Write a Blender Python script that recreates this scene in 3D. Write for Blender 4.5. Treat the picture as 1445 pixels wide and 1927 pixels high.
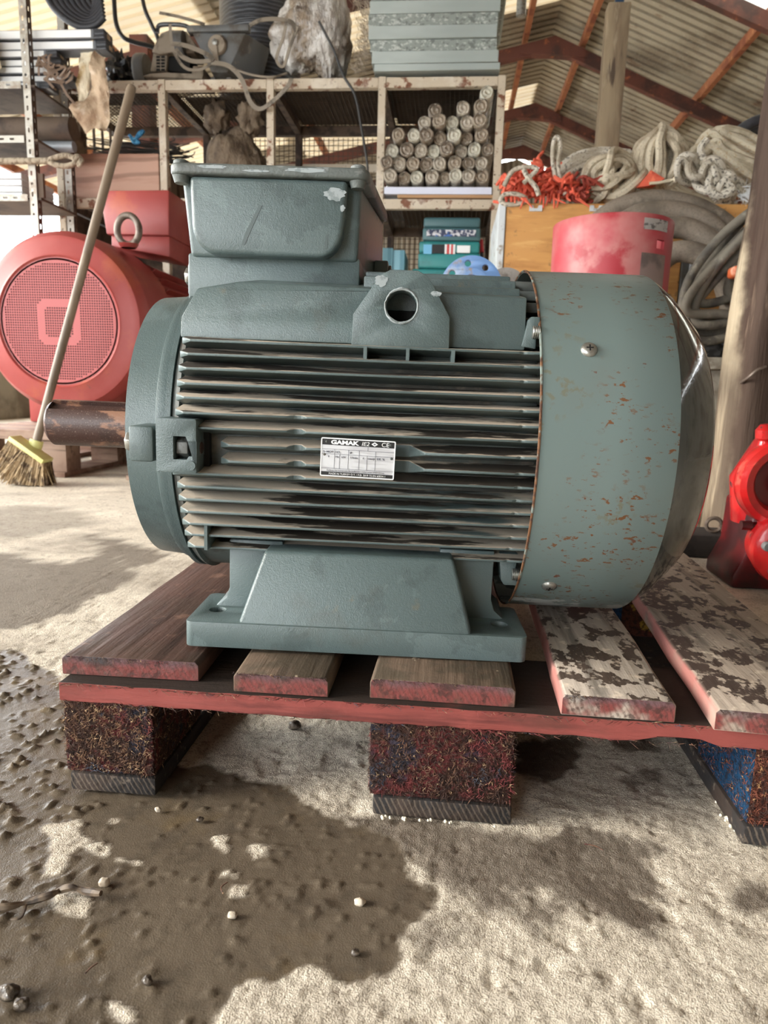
import bpy, bmesh, math, random
import numpy as np
from mathutils import Vector, Matrix, Euler

for o in list(bpy.data.objects):
    bpy.data.objects.remove(o)
S = bpy.context.scene
COL = S.collection
rnd = random.Random(7)
R = math.radians

# ------------------------------------------------------------------ camera
CAM_POS = Vector((0.10609, -0.92570, 0.43702))
PITCH, YAW, ROLL, FPX = R(10.279), R(5.2017), R(1.5497), 1315.7
W_, H_ = 1445.0, 1927.0
_f = Vector((-math.sin(YAW) * math.cos(PITCH), math.cos(YAW) * math.cos(PITCH), -math.sin(PITCH)))
_r0 = Vector((math.cos(YAW), math.sin(YAW), 0.0))
_u0 = _r0.cross(_f)
_r = math.cos(ROLL) * _r0 + math.sin(ROLL) * _u0
_u = -math.sin(ROLL) * _r0 + math.cos(ROLL) * _u0
cam = bpy.data.cameras.new('camera')
cam.sensor_fit = 'VERTICAL'
cam.sensor_height = 36.0
cam.lens = FPX / H_ * 36.0
cam.clip_start = 0.02
cam.dof.use_dof = True
cam.dof.focus_distance = 0.80
cam.dof.aperture_fstop = 10.0
camo = bpy.data.objects.new('camera', cam)
COL.objects.link(camo)
camo.matrix_world = Matrix(((_r.x, _u.x, -_f.x, CAM_POS.x), (_r.y, _u.y, -_f.y, CAM_POS.y),
                            (_r.z, _u.z, -_f.z, CAM_POS.z), (0, 0, 0, 1)))
S.camera = camo

# ------------------------------------------------------------------ daylight
S.view_settings.view_transform = 'Standard'
S.view_settings.look = 'None'
S.view_settings.gamma = 1.0
S.view_settings.use_curve_mapping = False
S.view_settings.exposure = 0.45
wd = bpy.data.worlds.new('sky')
S.world = wd
wd.use_nodes = True
nt = wd.node_tree
bgn = nt.nodes['Background']
bgn.inputs[0].default_value = (0.93, 0.97, 1.0, 1)      # bright hazy overcast sky
bgn.inputs[1].default_value = 7.0
sun = bpy.data.lights.new('sun', 'SUN')
sun.energy = 4.5
sun.angle = R(22)
sun.color = (1.0, 0.93, 0.82)
suno = bpy.data.objects.new('sun', sun)
COL.objects.link(suno)
suno.rotation_euler = Vector((-0.90, -0.22, 0.34)).to_track_quat('Z', 'Y').to_euler()


# ------------------------------------------------------------------ helpers
def at(px, py, X=None, Y=None, Z=None):
    d = _f + _r * ((px - 722.5) / FPX) + _u * ((963.5 - py) / FPX)
    i, v = [(i, v) for i, v in enumerate((X, Y, Z)) if v is not None][0]
    return CAM_POS + d * ((v - CAM_POS[i]) / d[i])


def lin(c):
    return tuple((x / 12.92 if x <= 0.04045 else ((x + 0.055) / 1.055) ** 2.4) for x in [v / 255.0 for v in c])


def material(name, col, rough=0.5, metal=0.0, layers=(), bump=(), coat=0.0, spec=0.5, trans=0.0, alpha=1.0,
             rvar=None, coat_rough=0.1):
    """col 0-255 sRGB. layer: dict(c, n=(scale, detail, lo, hi), s=stretch, up=(lo,hi), attr, vor=(scale,lo,hi), wave=..., r=rough, k=amount)"""
    m = bpy.data.materials.new(name)
    m.use_nodes = True
    t = m.node_tree
    N, L = t.nodes, t.links
    b = N['Principled BSDF']
    b.inputs['Roughness'].default_value = rough
    b.inputs['Metallic'].default_value = metal
    b.inputs['Specular IOR Level'].default_value = spec
    b.inputs['Coat Weight'].default_value = coat
    b.inputs['Coat Roughness'].default_value = coat_rough
    if trans:
        b.inputs['Transmission Weight'].default_value = trans
    if alpha < 1:
        b.inputs['Alpha'].default_value = alpha
    tc = N.new('ShaderNodeTexCoord')
    seedn = [0]

    def coords(stretch=None):
        mp = N.new('ShaderNodeMapping')
        seedn[0] += 1
        mp.inputs['Location'].default_value = (seedn[0] * 1.37, seedn[0] * 2.11, seedn[0] * 0.73)
        if stretch:
            mp.inputs['Scale'].default_value = stretch
        L.new(tc.outputs['Object'], mp.inputs['Vector'])
        return mp.outputs['Vector']

    def noise(scale, detail=4, stretch=None, rough_=0.6, dist=0.0):
        n = N.new('ShaderNodeTexNoise')
        n.inputs['Scale'].default_value = scale
        n.inputs['Detail'].default_value = detail
        n.inputs['Roughness'].default_value = rough_
        n.inputs['Distortion'].default_value = dist
        L.new(coords(stretch), n.inputs['Vector'])
        return n.outputs['Fac']

    def ramp(sock, lo, hi):
        r = N.new('ShaderNodeMapRange')
        r.interpolation_type = 'SMOOTHSTEP'
        r.inputs['From Min'].default_value = lo
        r.inputs['From Max'].default_value = hi
        L.new(sock, r.inputs['Value'])
        return r.outputs['Result']

    def mul(a, b_):
        q = N.new('ShaderNodeMath')
        q.operation = 'MULTIPLY'
        L.new(a, q.inputs[0])
        if hasattr(b_, 'links'):
            L.new(b_, q.inputs[1])
        else:
            q.inputs[1].default_value = b_
        return q.outputs[0]

    rgb = N.new('ShaderNodeRGB')
    rgb.outputs[0].default_value = lin(col) + (1,)
    cur = rgb.outputs[0]
    rv = N.new('ShaderNodeValue')
    rv.outputs[0].default_value = rough
    rcur = rv.outputs[0]
    if rvar:
        rr = N.new('ShaderNodeMapRange')
        L.new(noise(rvar[0], 4), rr.inputs['Value'])
        rr.inputs['From Min'].default_value = 0.35
        rr.inputs['From Max'].default_value = 0.65
        rr.inputs['To Min'].default_value = rvar[1]
        rr.inputs['To Max'].default_value = rvar[2]
        rcur = rr.outputs['Result']
    for ly in layers:
        mk = None

        def also(s):
            nonlocal mk
            mk = s if mk is None else mul(mk, s)
        if 'n' in ly:
            q = ly['n']
            also(ramp(noise(q[0], q[1], ly.get('s'), ly.get('nr', 0.6), ly.get('d', 0.0)), q[2], q[3]))
        if 'n2' in ly:
            q = ly['n2']
            also(ramp(noise(q[0], q[1], ly.get('s2')), q[2], q[3]))
        if 'up' in ly:
            g = N.new('ShaderNodeNewGeometry')
            sx = N.new('ShaderNodeSeparateXYZ')
            L.new(g.outputs['Normal'], sx.inputs[0])
            also(ramp(sx.outputs['Z'], *ly['up']))
        if 'ny' in ly:
            g = N.new('ShaderNodeNewGeometry')
            sx = N.new('ShaderNodeSeparateXYZ')
            L.new(g.outputs['Normal'], sx.inputs[0])
            also(ramp(sx.outputs['Y'], *ly['ny']))
        if 'nx' in ly:
            g = N.new('ShaderNodeNewGeometry')
            sx = N.new('ShaderNodeSeparateXYZ')
            L.new(g.outputs['Normal'], sx.inputs[0])
            also(ramp(sx.outputs['X'], *ly['nx']))
        if 'axis' in ly:
            a, lo, hi = ly['axis']
            sx = N.new('ShaderNodeSeparateXYZ')
            L.new(tc.outputs['Object'], sx.inputs[0])
            s = sx.outputs[a]
            if ly.get('jit'):
                ad = N.new('ShaderNodeMath')
                ad.operation = 'ADD'
                mm = N.new('ShaderNodeMath')
                mm.operation = 'MULTIPLY_ADD'
                L.new(noise(ly['jit'][0], 4), mm.inputs[0])
                mm.inputs[1].default_value = ly['jit'][1]
                mm.inputs[2].default_value = -ly['jit'][1] / 2
                L.new(s, ad.inputs[0])
                L.new(mm.outputs[0], ad.inputs[1])
                s = ad.outputs[0]
            also(ramp(s, lo, hi))
        if 'attr' in ly:
            at_ = N.new('ShaderNodeAttribute')
            at_.attribute_name = ly['attr']
            also(at_.outputs['Fac'])
        if 'vor' in ly:
            v = N.new('ShaderNodeTexVoronoi')
            v.inputs['Scale'].default_value = ly['vor'][0]
            L.new(coords(ly.get('s')), v.inputs['Vector'])
            also(ramp(v.outputs['Distance'], ly['vor'][1], ly['vor'][2]))
        if 'wave' in ly:
            wv = N.new('ShaderNodeTexWave')
            wv.wave_type = ly['wave'][4] if len(ly['wave']) > 4 else 'BANDS'
            if wv.wave_type == 'BANDS':
                wv.bands_direction = ly['wave'][5] if len(ly['wave']) > 5 else 'X'
            else:
                wv.rings_direction = ly['wave'][5] if len(ly['wave']) > 5 else 'Y'
            wv.inputs['Scale'].default_value = ly['wave'][0]
            wv.inputs['Distortion'].default_value = ly['wave'][1]
            wv.inputs['Detail'].default_value = 3
            L.new(coords(ly.get('ws')), wv.inputs['Vector'])
            also(ramp(wv.outputs['Fac'], ly['wave'][2], ly['wave'][3]))
        if ly.get('k', 1) != 1:
            also_ = mul(mk, ly['k'])
            mk = also_
        mx = N.new('ShaderNodeMix')
        mx.data_type = 'RGBA'
        L.new(mk, mx.inputs['Factor'])
        L.new(cur, mx.inputs[6])
        mx.inputs[7].default_value = lin(ly['c']) + (1,)
        cur = mx.outputs[2]
        if 'r' in ly:
            mr = N.new('ShaderNodeMix')
            L.new(mk, mr.inputs['Factor'])
            L.new(rcur, mr.inputs[2])
            mr.inputs[3].default_value = ly['r']
            rcur = mr.outputs[0]
    L.new(cur, b.inputs['Base Color'])
    L.new(rcur, b.inputs['Roughness'])
    nrm = None
    for bp in bump:
        bn = N.new('ShaderNodeBump')
        bn.inputs['Strength'].default_value = bp[2]
        bn.inputs['Distance'].default_value = bp[3]
        if len(bp) > 6:
            am = N.new('ShaderNodeAttribute')
            am.attribute_name = bp[6]
            mm = N.new('ShaderNodeMath')
            mm.operation = 'MULTIPLY_ADD'
            L.new(am.outputs['Fac'], mm.inputs[0])
            mm.inputs[1].default_value = -bp[2] * 0.72
            mm.inputs[2].default_value = bp[2]
            L.new(mm.outputs[0], bn.inputs['Strength'])
        if len(bp) > 5 and bp[5] == 'vor':
            v = N.new('ShaderNodeTexVoronoi')
            v.inputs['Scale'].default_value = bp[0]
            L.new(coords(bp[4]), v.inputs['Vector'])
            h = v.outputs['Distance']
        else:
            h = noise(bp[0], bp[1], bp[4] if len(bp) > 4 else None)
        L.new(h, bn.inputs['Height'])
        if nrm is not None:
            L.new(nrm, bn.inputs['Normal'])
        nrm = bn.outputs['Normal']
    if nrm is not None:
        L.new(nrm, b.inputs['Normal'])
    return m


def smooth_path(pts, n=8, closed=False):
    P = [Vector(p) for p in pts]
    if len(P) < 3:
        return P
    out = []
    m = len(P)
    rng = range(m) if closed else range(m - 1)
    for i in rng:
        p0 = P[(i - 1) % m] if (closed or i > 0) else P[0]
        p1, p2 = P[i], P[(i + 1) % m]
        p3 = P[(i + 2) % m] if (closed or i + 2 < m) else P[-1]
        for k in range(n):
            t = k / n
            out.append(0.5 * ((2 * p1) + (p2 - p0) * t + (2 * p0 - 5 * p1 + 4 * p2 - p3) * t * t
                              + (3 * p1 - p0 - 3 * p2 + p3) * t ** 3))
    if not closed:
        out.append(P[-1].copy())
    return out


class G:
    def __init__(self):
        self.v, self.f = [], []

    def add(self, vs, fs, M=None):
        b = len(self.v)
        self.v += [tuple(M @ Vector(p)) if M is not None else tuple(p) for p in vs]
        self.f += [tuple(i + b for i in f) for f in fs]
        return self

    def box(self, x0, x1, y0, y1, z0, z1, M=None):
        vs = [(x, y, z) for z in (z0, z1) for y in (y0, y1) for x in (x0, x1)]
        fs = [(0, 2, 3, 1), (4, 5, 7, 6), (0, 1, 5, 4), (2, 6, 7, 3), (0, 4, 6, 2), (1, 3, 7, 5)]
        return self.add(vs, fs, M)

    def bar(self, p, q, w, h, up=(0, 0, 1)):
        p, q = Vector(p), Vector(q)
        d = (q - p)
        ln = d.length
        d.normalize()
        s = d.cross(Vector(up)).normalized()
        u = s.cross(d)
        M = Matrix(((d.x, s.x, u.x, p.x), (d.y, s.y, u.y, p.y), (d.z, s.z, u.z, p.z), (0, 0, 0, 1)))
        return self.box(0, ln, -w / 2, w / 2, -h / 2, h / 2, M)

    def prism(self, out, a, b, axis='y', M=None):
        n = len(out)
        mk = {'y': lambda p, t: (p[0], t, p[1]), 'x': lambda p, t: (t, p[0], p[1]), 'z': lambda p, t: (p[0], p[1], t)}[axis]
        vs = [mk(p, a) for p in out] + [mk(p, b) for p in out]
        fs = [tuple(range(n)), tuple(range(2 * n - 1, n - 1, -1))]
        fs += [(i, i + n, (i + 1) % n + n, (i + 1) % n) for i in range(n)]
        return self.add(vs, fs, M)

    def tube(self, pts, r, n=8, closed=False, cap=True):
        P = [Vector(p) for p in pts]
        m = len(P)
        rs = r if isinstance(r, (list, tuple)) else [r] * m
        vs = []
        prev = None
        for i, p in enumerate(P):
            if closed:
                t = P[(i + 1) % m] - P[(i - 1) % m]
            else:
                t = P[min(i + 1, m - 1)] - P[max(i - 1, 0)]
            if t.length < 1e-9:
                t = Vector((0, 0, 1))
            t.normalize()
            if prev is None:
                a = Vector((0, 0, 1)) if abs(t.z) < 0.9 else Vector((1, 0, 0))
                u = t.cross(a).normalized()
            else:
                u = (prev - t * prev.dot(t))
                if u.length < 1e-6:
                    u = t.orthogonal()
                u.normalize()
            prev = u
            w = t.cross(u)
            for k in range(n):
                an = 2 * math.pi * k / n
                vs.append(p + (u * math.cos(an) + w * math.sin(an)) * rs[i])
        fs = []
        for i in range(m if closed else m - 1):
            j = (i + 1) % m
            for k in range(n):
                l = (k + 1) % n
                fs.append((i * n + k, i * n + l, j * n + l, j * n + k))
        if cap and not closed:
            fs.append(tuple(range(n - 1, -1, -1)))
            fs.append(tuple((m - 1) * n + k for k in range(n)))
        return self.add(vs, fs)

    def lathe(self, prof, n=48, c=(0, 0, 0), axis='x', closed=False, cap=True, M=None):
        c = Vector(c)
        vs = []
        for (t, r) in prof:
            for k in range(n):
                a = 2 * math.pi * k / n
                s, q = math.sin(a) * r, math.cos(a) * r
                vs.append(c + Vector({'x': (t, s, q), 'y': (q, t, s), 'z': (q, s, t)}[axis]))
        m = len(prof)
        fs = []
        for i in range(m if closed else m - 1):
            j = (i + 1) % m
            for k in range(n):
                l = (k + 1) % n
                fs.append((i * n + k, i * n + l, j * n + l, j * n + k))
        if cap and not closed:
            fs.append(tuple(range(n)))
            fs.append(tuple((m - 1) * n + k for k in range(n - 1, -1, -1)))
        return self.add(vs, fs, M)

    def ball(self, c, r, n=10, sq=(1, 1, 1), M=None):
        c = Vector(c)
        prof = [(-math.cos(math.pi * i / n), math.sin(math.pi * i / n)) for i in range(n + 1)]
        vs = [c + Vector((0, 0, -r * sq[2]))]
        for (t, q) in prof[1:-1]:
            for k in range(2 * n):
                a = math.pi * k / n
                vs.append(c + Vector((q * math.cos(a) * r * sq[0], q * math.sin(a) * r * sq[1], t * r * sq[2])))
        vs.append(c + Vector((0, 0, r * sq[2])))
        m = 2 * n
        fs = [(0, 1 + (k + 1) % m, 1 + k) for k in range(m)]
        for i in range(n - 2):
            for k in range(m):
                l = (k + 1) % m
                fs.append((1 + i * m + k, 1 + i * m + l, 1 + (i + 1) * m + l, 1 + (i + 1) * m + k))
        top = len(vs) - 1
        fs += [(top, 1 + (n - 2) * m + k, 1 + (n - 2) * m + (k + 1) % m) for k in range(m)]
        return self.add(vs, fs, M)

    def holed(self, outer, holes, a, b, axis='y', M=None):
        """outline with holes extruded from a to b along an axis (2-D coordinates as in prism)"""
        cu = bpy.data.curves.new('tmp', 'CURVE')
        cu.dimensions = '2D'
        cu.fill_mode = 'BOTH'
        cu.extrude = abs(b - a) / 2
        for pl in [outer] + list(holes):
            sp = cu.splines.new('POLY')
            sp.points.add(len(pl) - 1)
            for q, p in zip(sp.points, pl):
                q.co = (p[0], p[1], 0, 1)
            sp.use_cyclic_u = True
        ob = bpy.data.objects.new('tmp', cu)
        COL.objects.link(ob)
        dg = bpy.context.evaluated_depsgraph_get()
        me = bpy.data.meshes.new_from_object(ob.evaluated_get(dg))
        mid = (a + b) / 2
        mk = {'y': lambda p: (p[0], mid - p[2], p[1]), 'x': lambda p: (mid + p[2], p[0], p[1]),
              'z': lambda p: (p[0], p[1], mid + p[2])}[axis]
        self.add([mk(v.co) for v in me.vertices], [tuple(p.vertices) for p in me.polygons], M)
        bpy.data.objects.remove(ob)
        bpy.data.curves.remove(cu)
        bpy.data.meshes.remove(me)
        return self

    def text(self, body, size, M, depth=0.0, shear=0.0, bold=0.0, align='LEFT', width=None):
        cu = bpy.data.curves.new('tmp', 'FONT')
        cu.body = body
        cu.size = size
        cu.extrude = depth
        cu.shear = shear
        cu.offset = bold
        cu.align_x = align
        ob = bpy.data.objects.new('tmp', cu)
        COL.objects.link(ob)
        dg = bpy.context.evaluated_depsgraph_get()
        me = bpy.data.meshes.new_from_object(ob.evaluated_get(dg))
        sx = 1.0
        if width and len(me.vertices):
            xs = [v.co.x for v in me.vertices]
            sx = width / max(1e-6, max(xs) - min(xs))
        self.add([(v.co.x * sx, v.co.y, v.co.z) for v in me.vertices], [tuple(p.vertices) for p in me.polygons], M)
        bpy.data.objects.remove(ob)
        bpy.data.curves.remove(cu)
        bpy.data.meshes.remove(me)
        return self

    def jitter(self, amp, freq=40.0, seed=0):
        from mathutils import noise as mn
        o = Vector((seed * 3.1, seed * 1.7, seed * 5.3))
        self.v = [tuple(Vector(p) + mn.noise_vector(Vector(p) * freq + o) * amp) for p in self.v]
        return self

    def build(self, name, m, parent=None, bevel=0.0, seg=2, smooth=True, ang=38, kind=None, world=False, origin=None,
              label=None, merge=False, keep=False):
        vs = self.v
        if parent is not None and world:
            inv = parent_world(parent).inverted()
            vs = [tuple(inv @ Vector(p)) for p in vs]
        loc = Vector((0, 0, 0))
        if parent is None and not keep:
            a = np.array(vs)
            lo, hi = a.min(0), a.max(0)
            loc = Vector(origin) if origin is not None else Vector(((lo[0] + hi[0]) / 2, (lo[1] + hi[1]) / 2, lo[2]))
            vs = [(p[0] - loc.x, p[1] - loc.y, p[2] - loc.z) for p in vs]
        me = bpy.data.meshes.new(name)
        me.from_pydata(vs, [], self.f)
        if bevel or merge:
            bm = bmesh.new()
            bm.from_mesh(me)
            if merge:
                bmesh.ops.remove_doubles(bm, verts=bm.verts, dist=1e-5)
            bmesh.ops.recalc_face_normals(bm, faces=bm.faces)
            if bevel:
                ed = [e for e in bm.edges if len(e.link_faces) == 2 and e.calc_face_angle(0) > R(30)]
                bmesh.ops.bevel(bm, geom=ed, offset=bevel, segments=seg, affect='EDGES', profile=0.5, clamp_overlap=True)
            bm.to_mesh(me)
            bm.free()
        if smooth:
            me.shade_smooth()
            me.set_sharp_from_angle(angle=R(ang))
        me.materials.append(m)
        o = bpy.data.objects.new(name, me)
        COL.objects.link(o)
        o.location = loc
        if parent is not None:
            o.parent = parent
        if kind:
            o['kind'] = kind
        if label:
            o['label'] = label
        return o


def parent_world(p):
    m = p.matrix_basis.copy()
    while p.parent is not None:
        p = p.parent
        m = p.matrix_basis @ m
    return m


def tag(o, label, cat, group=None, kind=None):
    o['label'] = label
    o['category'] = cat
    if group:
        o['group'] = group
    if kind:
        o['kind'] = kind
    return o


def thing(name, label, cat, loc, rot=(0, 0, 0), group=None):
    o = bpy.data.objects.new(name, None)
    o.empty_display_size = 0.05
    COL.objects.link(o)
    o.location = loc
    o.rotation_euler = rot
    return tag(o, label, cat, group)


def circle(cx, cy, r, n=24, ry=None):
    ry = ry or r
    return [(cx + r * math.cos(2 * math.pi * k / n), cy + ry * math.sin(2 * math.pi * k / n)) for k in range(n)]


def rrect(x0, x1, y0, y1, r, n=5):
    out = []
    for (cx, cy, a0) in ((x1 - r, y1 - r, 0), (x0 + r, y1 - r, 90), (x0 + r, y0 + r, 180), (x1 - r, y0 + r, 270)):
        for k in range(n + 1):
            a = R(a0 + 90 * k / n)
            out.append((cx + r * math.cos(a), cy + r * math.sin(a)))
    return out


def hexa(cx, cy, r, rot=0):
    return [(cx + r * math.cos(R(60 * k + rot)), cy + r * math.sin(R(60 * k + rot))) for k in range(6)]


# numpy value noise -------------------------------------------------------
def vnoise(x, y, seed=0):
    xi, yi = np.floor(x).astype(np.int64), np.floor(y).astype(np.int64)
    fx, fy = x - xi, y - yi
    fx, fy = fx * fx * (3 - 2 * fx), fy * fy * (3 - 2 * fy)

    def h(a, b):
        n = (a * 374761393 + b * 668265263 + seed * 974711) & 0x7fffffff
        n = ((n ^ (n >> 13)) * 1274126177) & 0x7fffffff
        return ((n ^ (n >> 16)) & 0xffff) / 65535.0
    return (h(xi, yi) * (1 - fx) * (1 - fy) + h(xi + 1, yi) * fx * (1 - fy) + h(xi, yi + 1) * (1 - fx) * fy + h(xi + 1, yi + 1) * fx * fy)


def fbm(x, y, f, octv=4, seed=0, gain=0.5):
    s, a, t = 0, 1.0, 0
    for i in range(octv):
        s = s + a * vnoise(x * f, y * f, seed + i * 17)
        t += a
        a *= gain
        f *= 2.03
    return s / t


def poly_sd(px, py, poly):
    """signed distance (positive inside) to a polygon"""
    d = np.full(px.shape, 1e9)
    ins = np.zeros(px.shape, bool)
    n = len(poly)
    for i in range(n):
        ax, ay = poly[i]
        bx, by = poly[(i + 1) % n]
        ex, ey = bx - ax, by - ay
        wx, wy = px - ax, py - ay
        t = np.clip((wx * ex + wy * ey) / (ex * ex + ey * ey + 1e-12), 0, 1)
        d = np.minimum(d, np.hypot(wx - ex * t, wy - ey * t))
        c = ((ay > py) != (by > py)) & (px < (bx - ax) * (py - ay) / (by - ay + 1e-12) + ax)
        ins ^= c
    return np.where(ins, d, -d)


def sstep(a, lo, hi):
    t = np.clip((a - lo) / (hi - lo), 0, 1)
    return t * t * (3 - 2 * t)


# ------------------------------------------------------------------ floor
def fpoly(pts):
    out = []
    for p in pts:
        q = at(p[0], p[1], Z=0)
        out.append((q.x, q.y))
    return out


def lines(a, b, step, lo, hi, grow=1.12, mx=0.5):
    c = list(np.arange(a, b + 1e-6, step))
    s, x = step, b
    while x < hi:
        s = min(s * grow, mx)
        x += s
        c.append(x)
    s, x = step, a
    L_ = []
    while x > lo:
        s = min(s * grow, mx)
        x -= s
        L_.append(x)
    return np.array(L_[::-1] + c)


fx = lines(-0.66, 0.62, 0.0032, -9.0, 8.0)
fy = lines(-0.60, 0.10, 0.0030, -7.0, 11.0, 1.06)
FX, FY = np.meshgrid(fx, fy)
mudp = fpoly([(-400, 1225), (20, 1222), (95, 1262), (135, 1330), (160, 1420), (300, 1425), (420, 1445), (520, 1468), (575, 1500), (690, 1545),
              (770, 1600), (850, 1690), (838, 1725), (790, 1738), (742, 1765), (735, 1822), (705, 1862), (650, 1872),
              (600, 1850), (565, 1838), (525, 1885), (470, 1862), (430, 1900), (390, 1960), (200, 2200), (-800, 2300)])
jx = (fbm(FX, FY, 22, 5, 3, 0.6) - 0.5) * 0.06
sd = poly_sd(FX, FY, mudp) + jx
mud = sstep(sd, -0.004, 0.006)
for pl in ([(75, 1548), (150, 1540), (165, 1580), (130, 1600), (120, 1645), (85, 1640), (100, 1600)], [(402, 1570), (425, 1572), (440, 1590), (425, 1598), (405, 1590)],
           [(470, 1590), (515, 1582), (512, 1600), (480, 1610)], [(222, 1614), (270, 1612), (275, 1632), (245, 1630)],
           [(420, 1625), (450, 1640), (445, 1655), (422, 1645)], [(440, 1662), (470, 1665), (470, 1688), (440, 1685)],
           [(85, 1668), (170, 1690), (165, 1725), (120, 1722), (95, 1700)], [(160, 1590), (205, 1585), (200, 1605), (165, 1600)],
           [(205, 1885), (260, 1880), (270, 1925), (225, 1935)], [(202, 1535), (222, 1533), (225, 1545), (205, 1545)],
           [(320, 1655), (335, 1658), (330, 1668)]):
    d = poly_sd(FX, FY, fpoly(pl)) + (fbm(FX, FY, 60, 3, 9) - 0.5) * 0.02
    mud = mud * (1 - sstep(d, -0.001, 0.004))
damp_and_shade = np.zeros_like(FX)  # damp stains, plus shade under the pallet painted into the same mask
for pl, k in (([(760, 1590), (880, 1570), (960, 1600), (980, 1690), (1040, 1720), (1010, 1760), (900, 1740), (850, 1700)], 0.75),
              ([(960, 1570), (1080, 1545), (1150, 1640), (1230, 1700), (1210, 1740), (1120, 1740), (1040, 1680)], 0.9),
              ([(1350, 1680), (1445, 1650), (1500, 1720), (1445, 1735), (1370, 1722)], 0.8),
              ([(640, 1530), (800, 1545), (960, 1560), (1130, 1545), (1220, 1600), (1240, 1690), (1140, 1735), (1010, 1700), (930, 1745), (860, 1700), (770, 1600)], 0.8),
              ([(965, 1395), (1060, 1385), (1125, 1400), (1110, 1455), (1040, 1470), (970, 1450)], 1.0),  # dark shade right of the middle block, painted on with some oil stain
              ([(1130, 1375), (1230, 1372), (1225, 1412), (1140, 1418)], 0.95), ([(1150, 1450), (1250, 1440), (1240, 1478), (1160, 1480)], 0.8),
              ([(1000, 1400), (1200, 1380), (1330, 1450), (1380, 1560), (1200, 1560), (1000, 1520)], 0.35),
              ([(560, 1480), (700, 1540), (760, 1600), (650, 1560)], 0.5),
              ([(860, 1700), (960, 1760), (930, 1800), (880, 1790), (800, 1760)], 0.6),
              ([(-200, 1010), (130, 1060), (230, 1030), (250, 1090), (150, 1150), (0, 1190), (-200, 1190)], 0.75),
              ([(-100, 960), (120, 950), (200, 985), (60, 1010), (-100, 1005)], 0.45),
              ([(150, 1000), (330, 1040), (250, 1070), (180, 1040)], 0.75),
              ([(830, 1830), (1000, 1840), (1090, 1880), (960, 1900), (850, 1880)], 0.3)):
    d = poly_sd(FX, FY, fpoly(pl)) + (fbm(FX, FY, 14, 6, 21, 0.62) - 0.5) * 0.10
    damp_and_shade = np.maximum(damp_and_shade, k * sstep(d, -0.008, 0.014))
near = np.clip(1.2 - np.hypot(FX, FY + 0.3) / 1.6, 0, 1)
grain = (fbm(FX, FY, 260, 3, 5) - 0.5)
lump = np.maximum(fbm(FX, FY, 120, 2, 31) - 0.66, 0)
lump2 = np.maximum(fbm(FX, FY, 40, 3, 41) - 0.62, 0)
HZ = (fbm(FX, FY, 5, 3, 1) - 0.5) * 0.005 * near
pit = np.maximum(fbm(FX, FY, 45, 3, 77) - 0.6, 0)
HZ = HZ + near * ((1 - mud) * (grain * 0.0030 + (fbm(FX, FY, 70, 3, 12) - 0.5) * 0.0014 - pit * 0.010) + mud * (lump * (0.010 + 0.016 * sstep(-FX, 0.08, 0.35)) + lump2 * 0.002 * sstep(-FX, 0.1, 0.4) + grain * 0.0008) - mud * 0.0015)
HZ = HZ - 0.0015
me = bpy.data.meshes.new('floor')
ny_, nx_ = FX.shape
co = np.stack([FX, FY, HZ], -1).reshape(-1, 3)
idx = np.arange(nx_ * ny_).reshape(ny_, nx_)
q = np.stack([idx[:-1, :-1], idx[:-1, 1:], idx[1:, 1:], idx[1:, :-1]], -1).reshape(-1, 4)
me.vertices.add(len(co))
me.vertices.foreach_set('co', co.ravel())
me.loops.add(q.size)
me.loops.foreach_set('vertex_index', q.ravel().astype(np.int32))
me.polygons.add(len(q))
me.polygons.foreach_set('loop_start', np.arange(0, q.size, 4, dtype=np.int32))
me.polygons.foreach_set('loop_total', np.full(len(q), 4, dtype=np.int32))
me.update(calc_edges=True)
for nm, arr in (('mud', mud), ('damp_and_shade', damp_and_shade)):
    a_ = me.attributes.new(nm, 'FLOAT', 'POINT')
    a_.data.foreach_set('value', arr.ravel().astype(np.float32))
me.shade_smooth()
M_floor = material('concrete_sand', (214, 204, 187), 0.9, spec=0.25,
                   layers=[dict(c=(236, 226, 208), n=(9, 6, 0.45, 0.75)), dict(c=(120, 106, 90), n=(60, 5, 0.52, 0.72), k=0.55),
                           dict(c=(132, 118, 102), n=(380, 3, 0.52, 0.64), k=0.65), dict(c=(112, 98, 84), n=(3.2, 6, 0.52, 0.7), k=0.55),
                           dict(c=(235, 226, 208), n=(500, 1, 0.62, 0.7), k=0.6),
                           dict(c=(82, 70, 59), attr='damp_and_shade', r=0.8), dict(c=(99, 89, 76), attr='mud', r=0.25),
                           dict(c=(116, 98, 68), attr='mud', n=(13, 4, 0.55, 0.75), k=0.55),
                           dict(c=(80, 72, 62), attr='mud', n=(26, 5, 0.50, 0.66), k=0.7, r=0.15)],
                   bump=[(720, 2, 0.5, 0.0016, None, 'vor', 'mud'), (1100, 3, 0.55, 0.0014, None, '', 'mud'), (300, 5, 0.35, 0.003, None, '', 'mud')])
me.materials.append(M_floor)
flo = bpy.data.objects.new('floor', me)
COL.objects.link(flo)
flo['kind'] = 'structure'
flo['label'] = 'sandy concrete floor with a dark wet mud patch'

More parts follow.
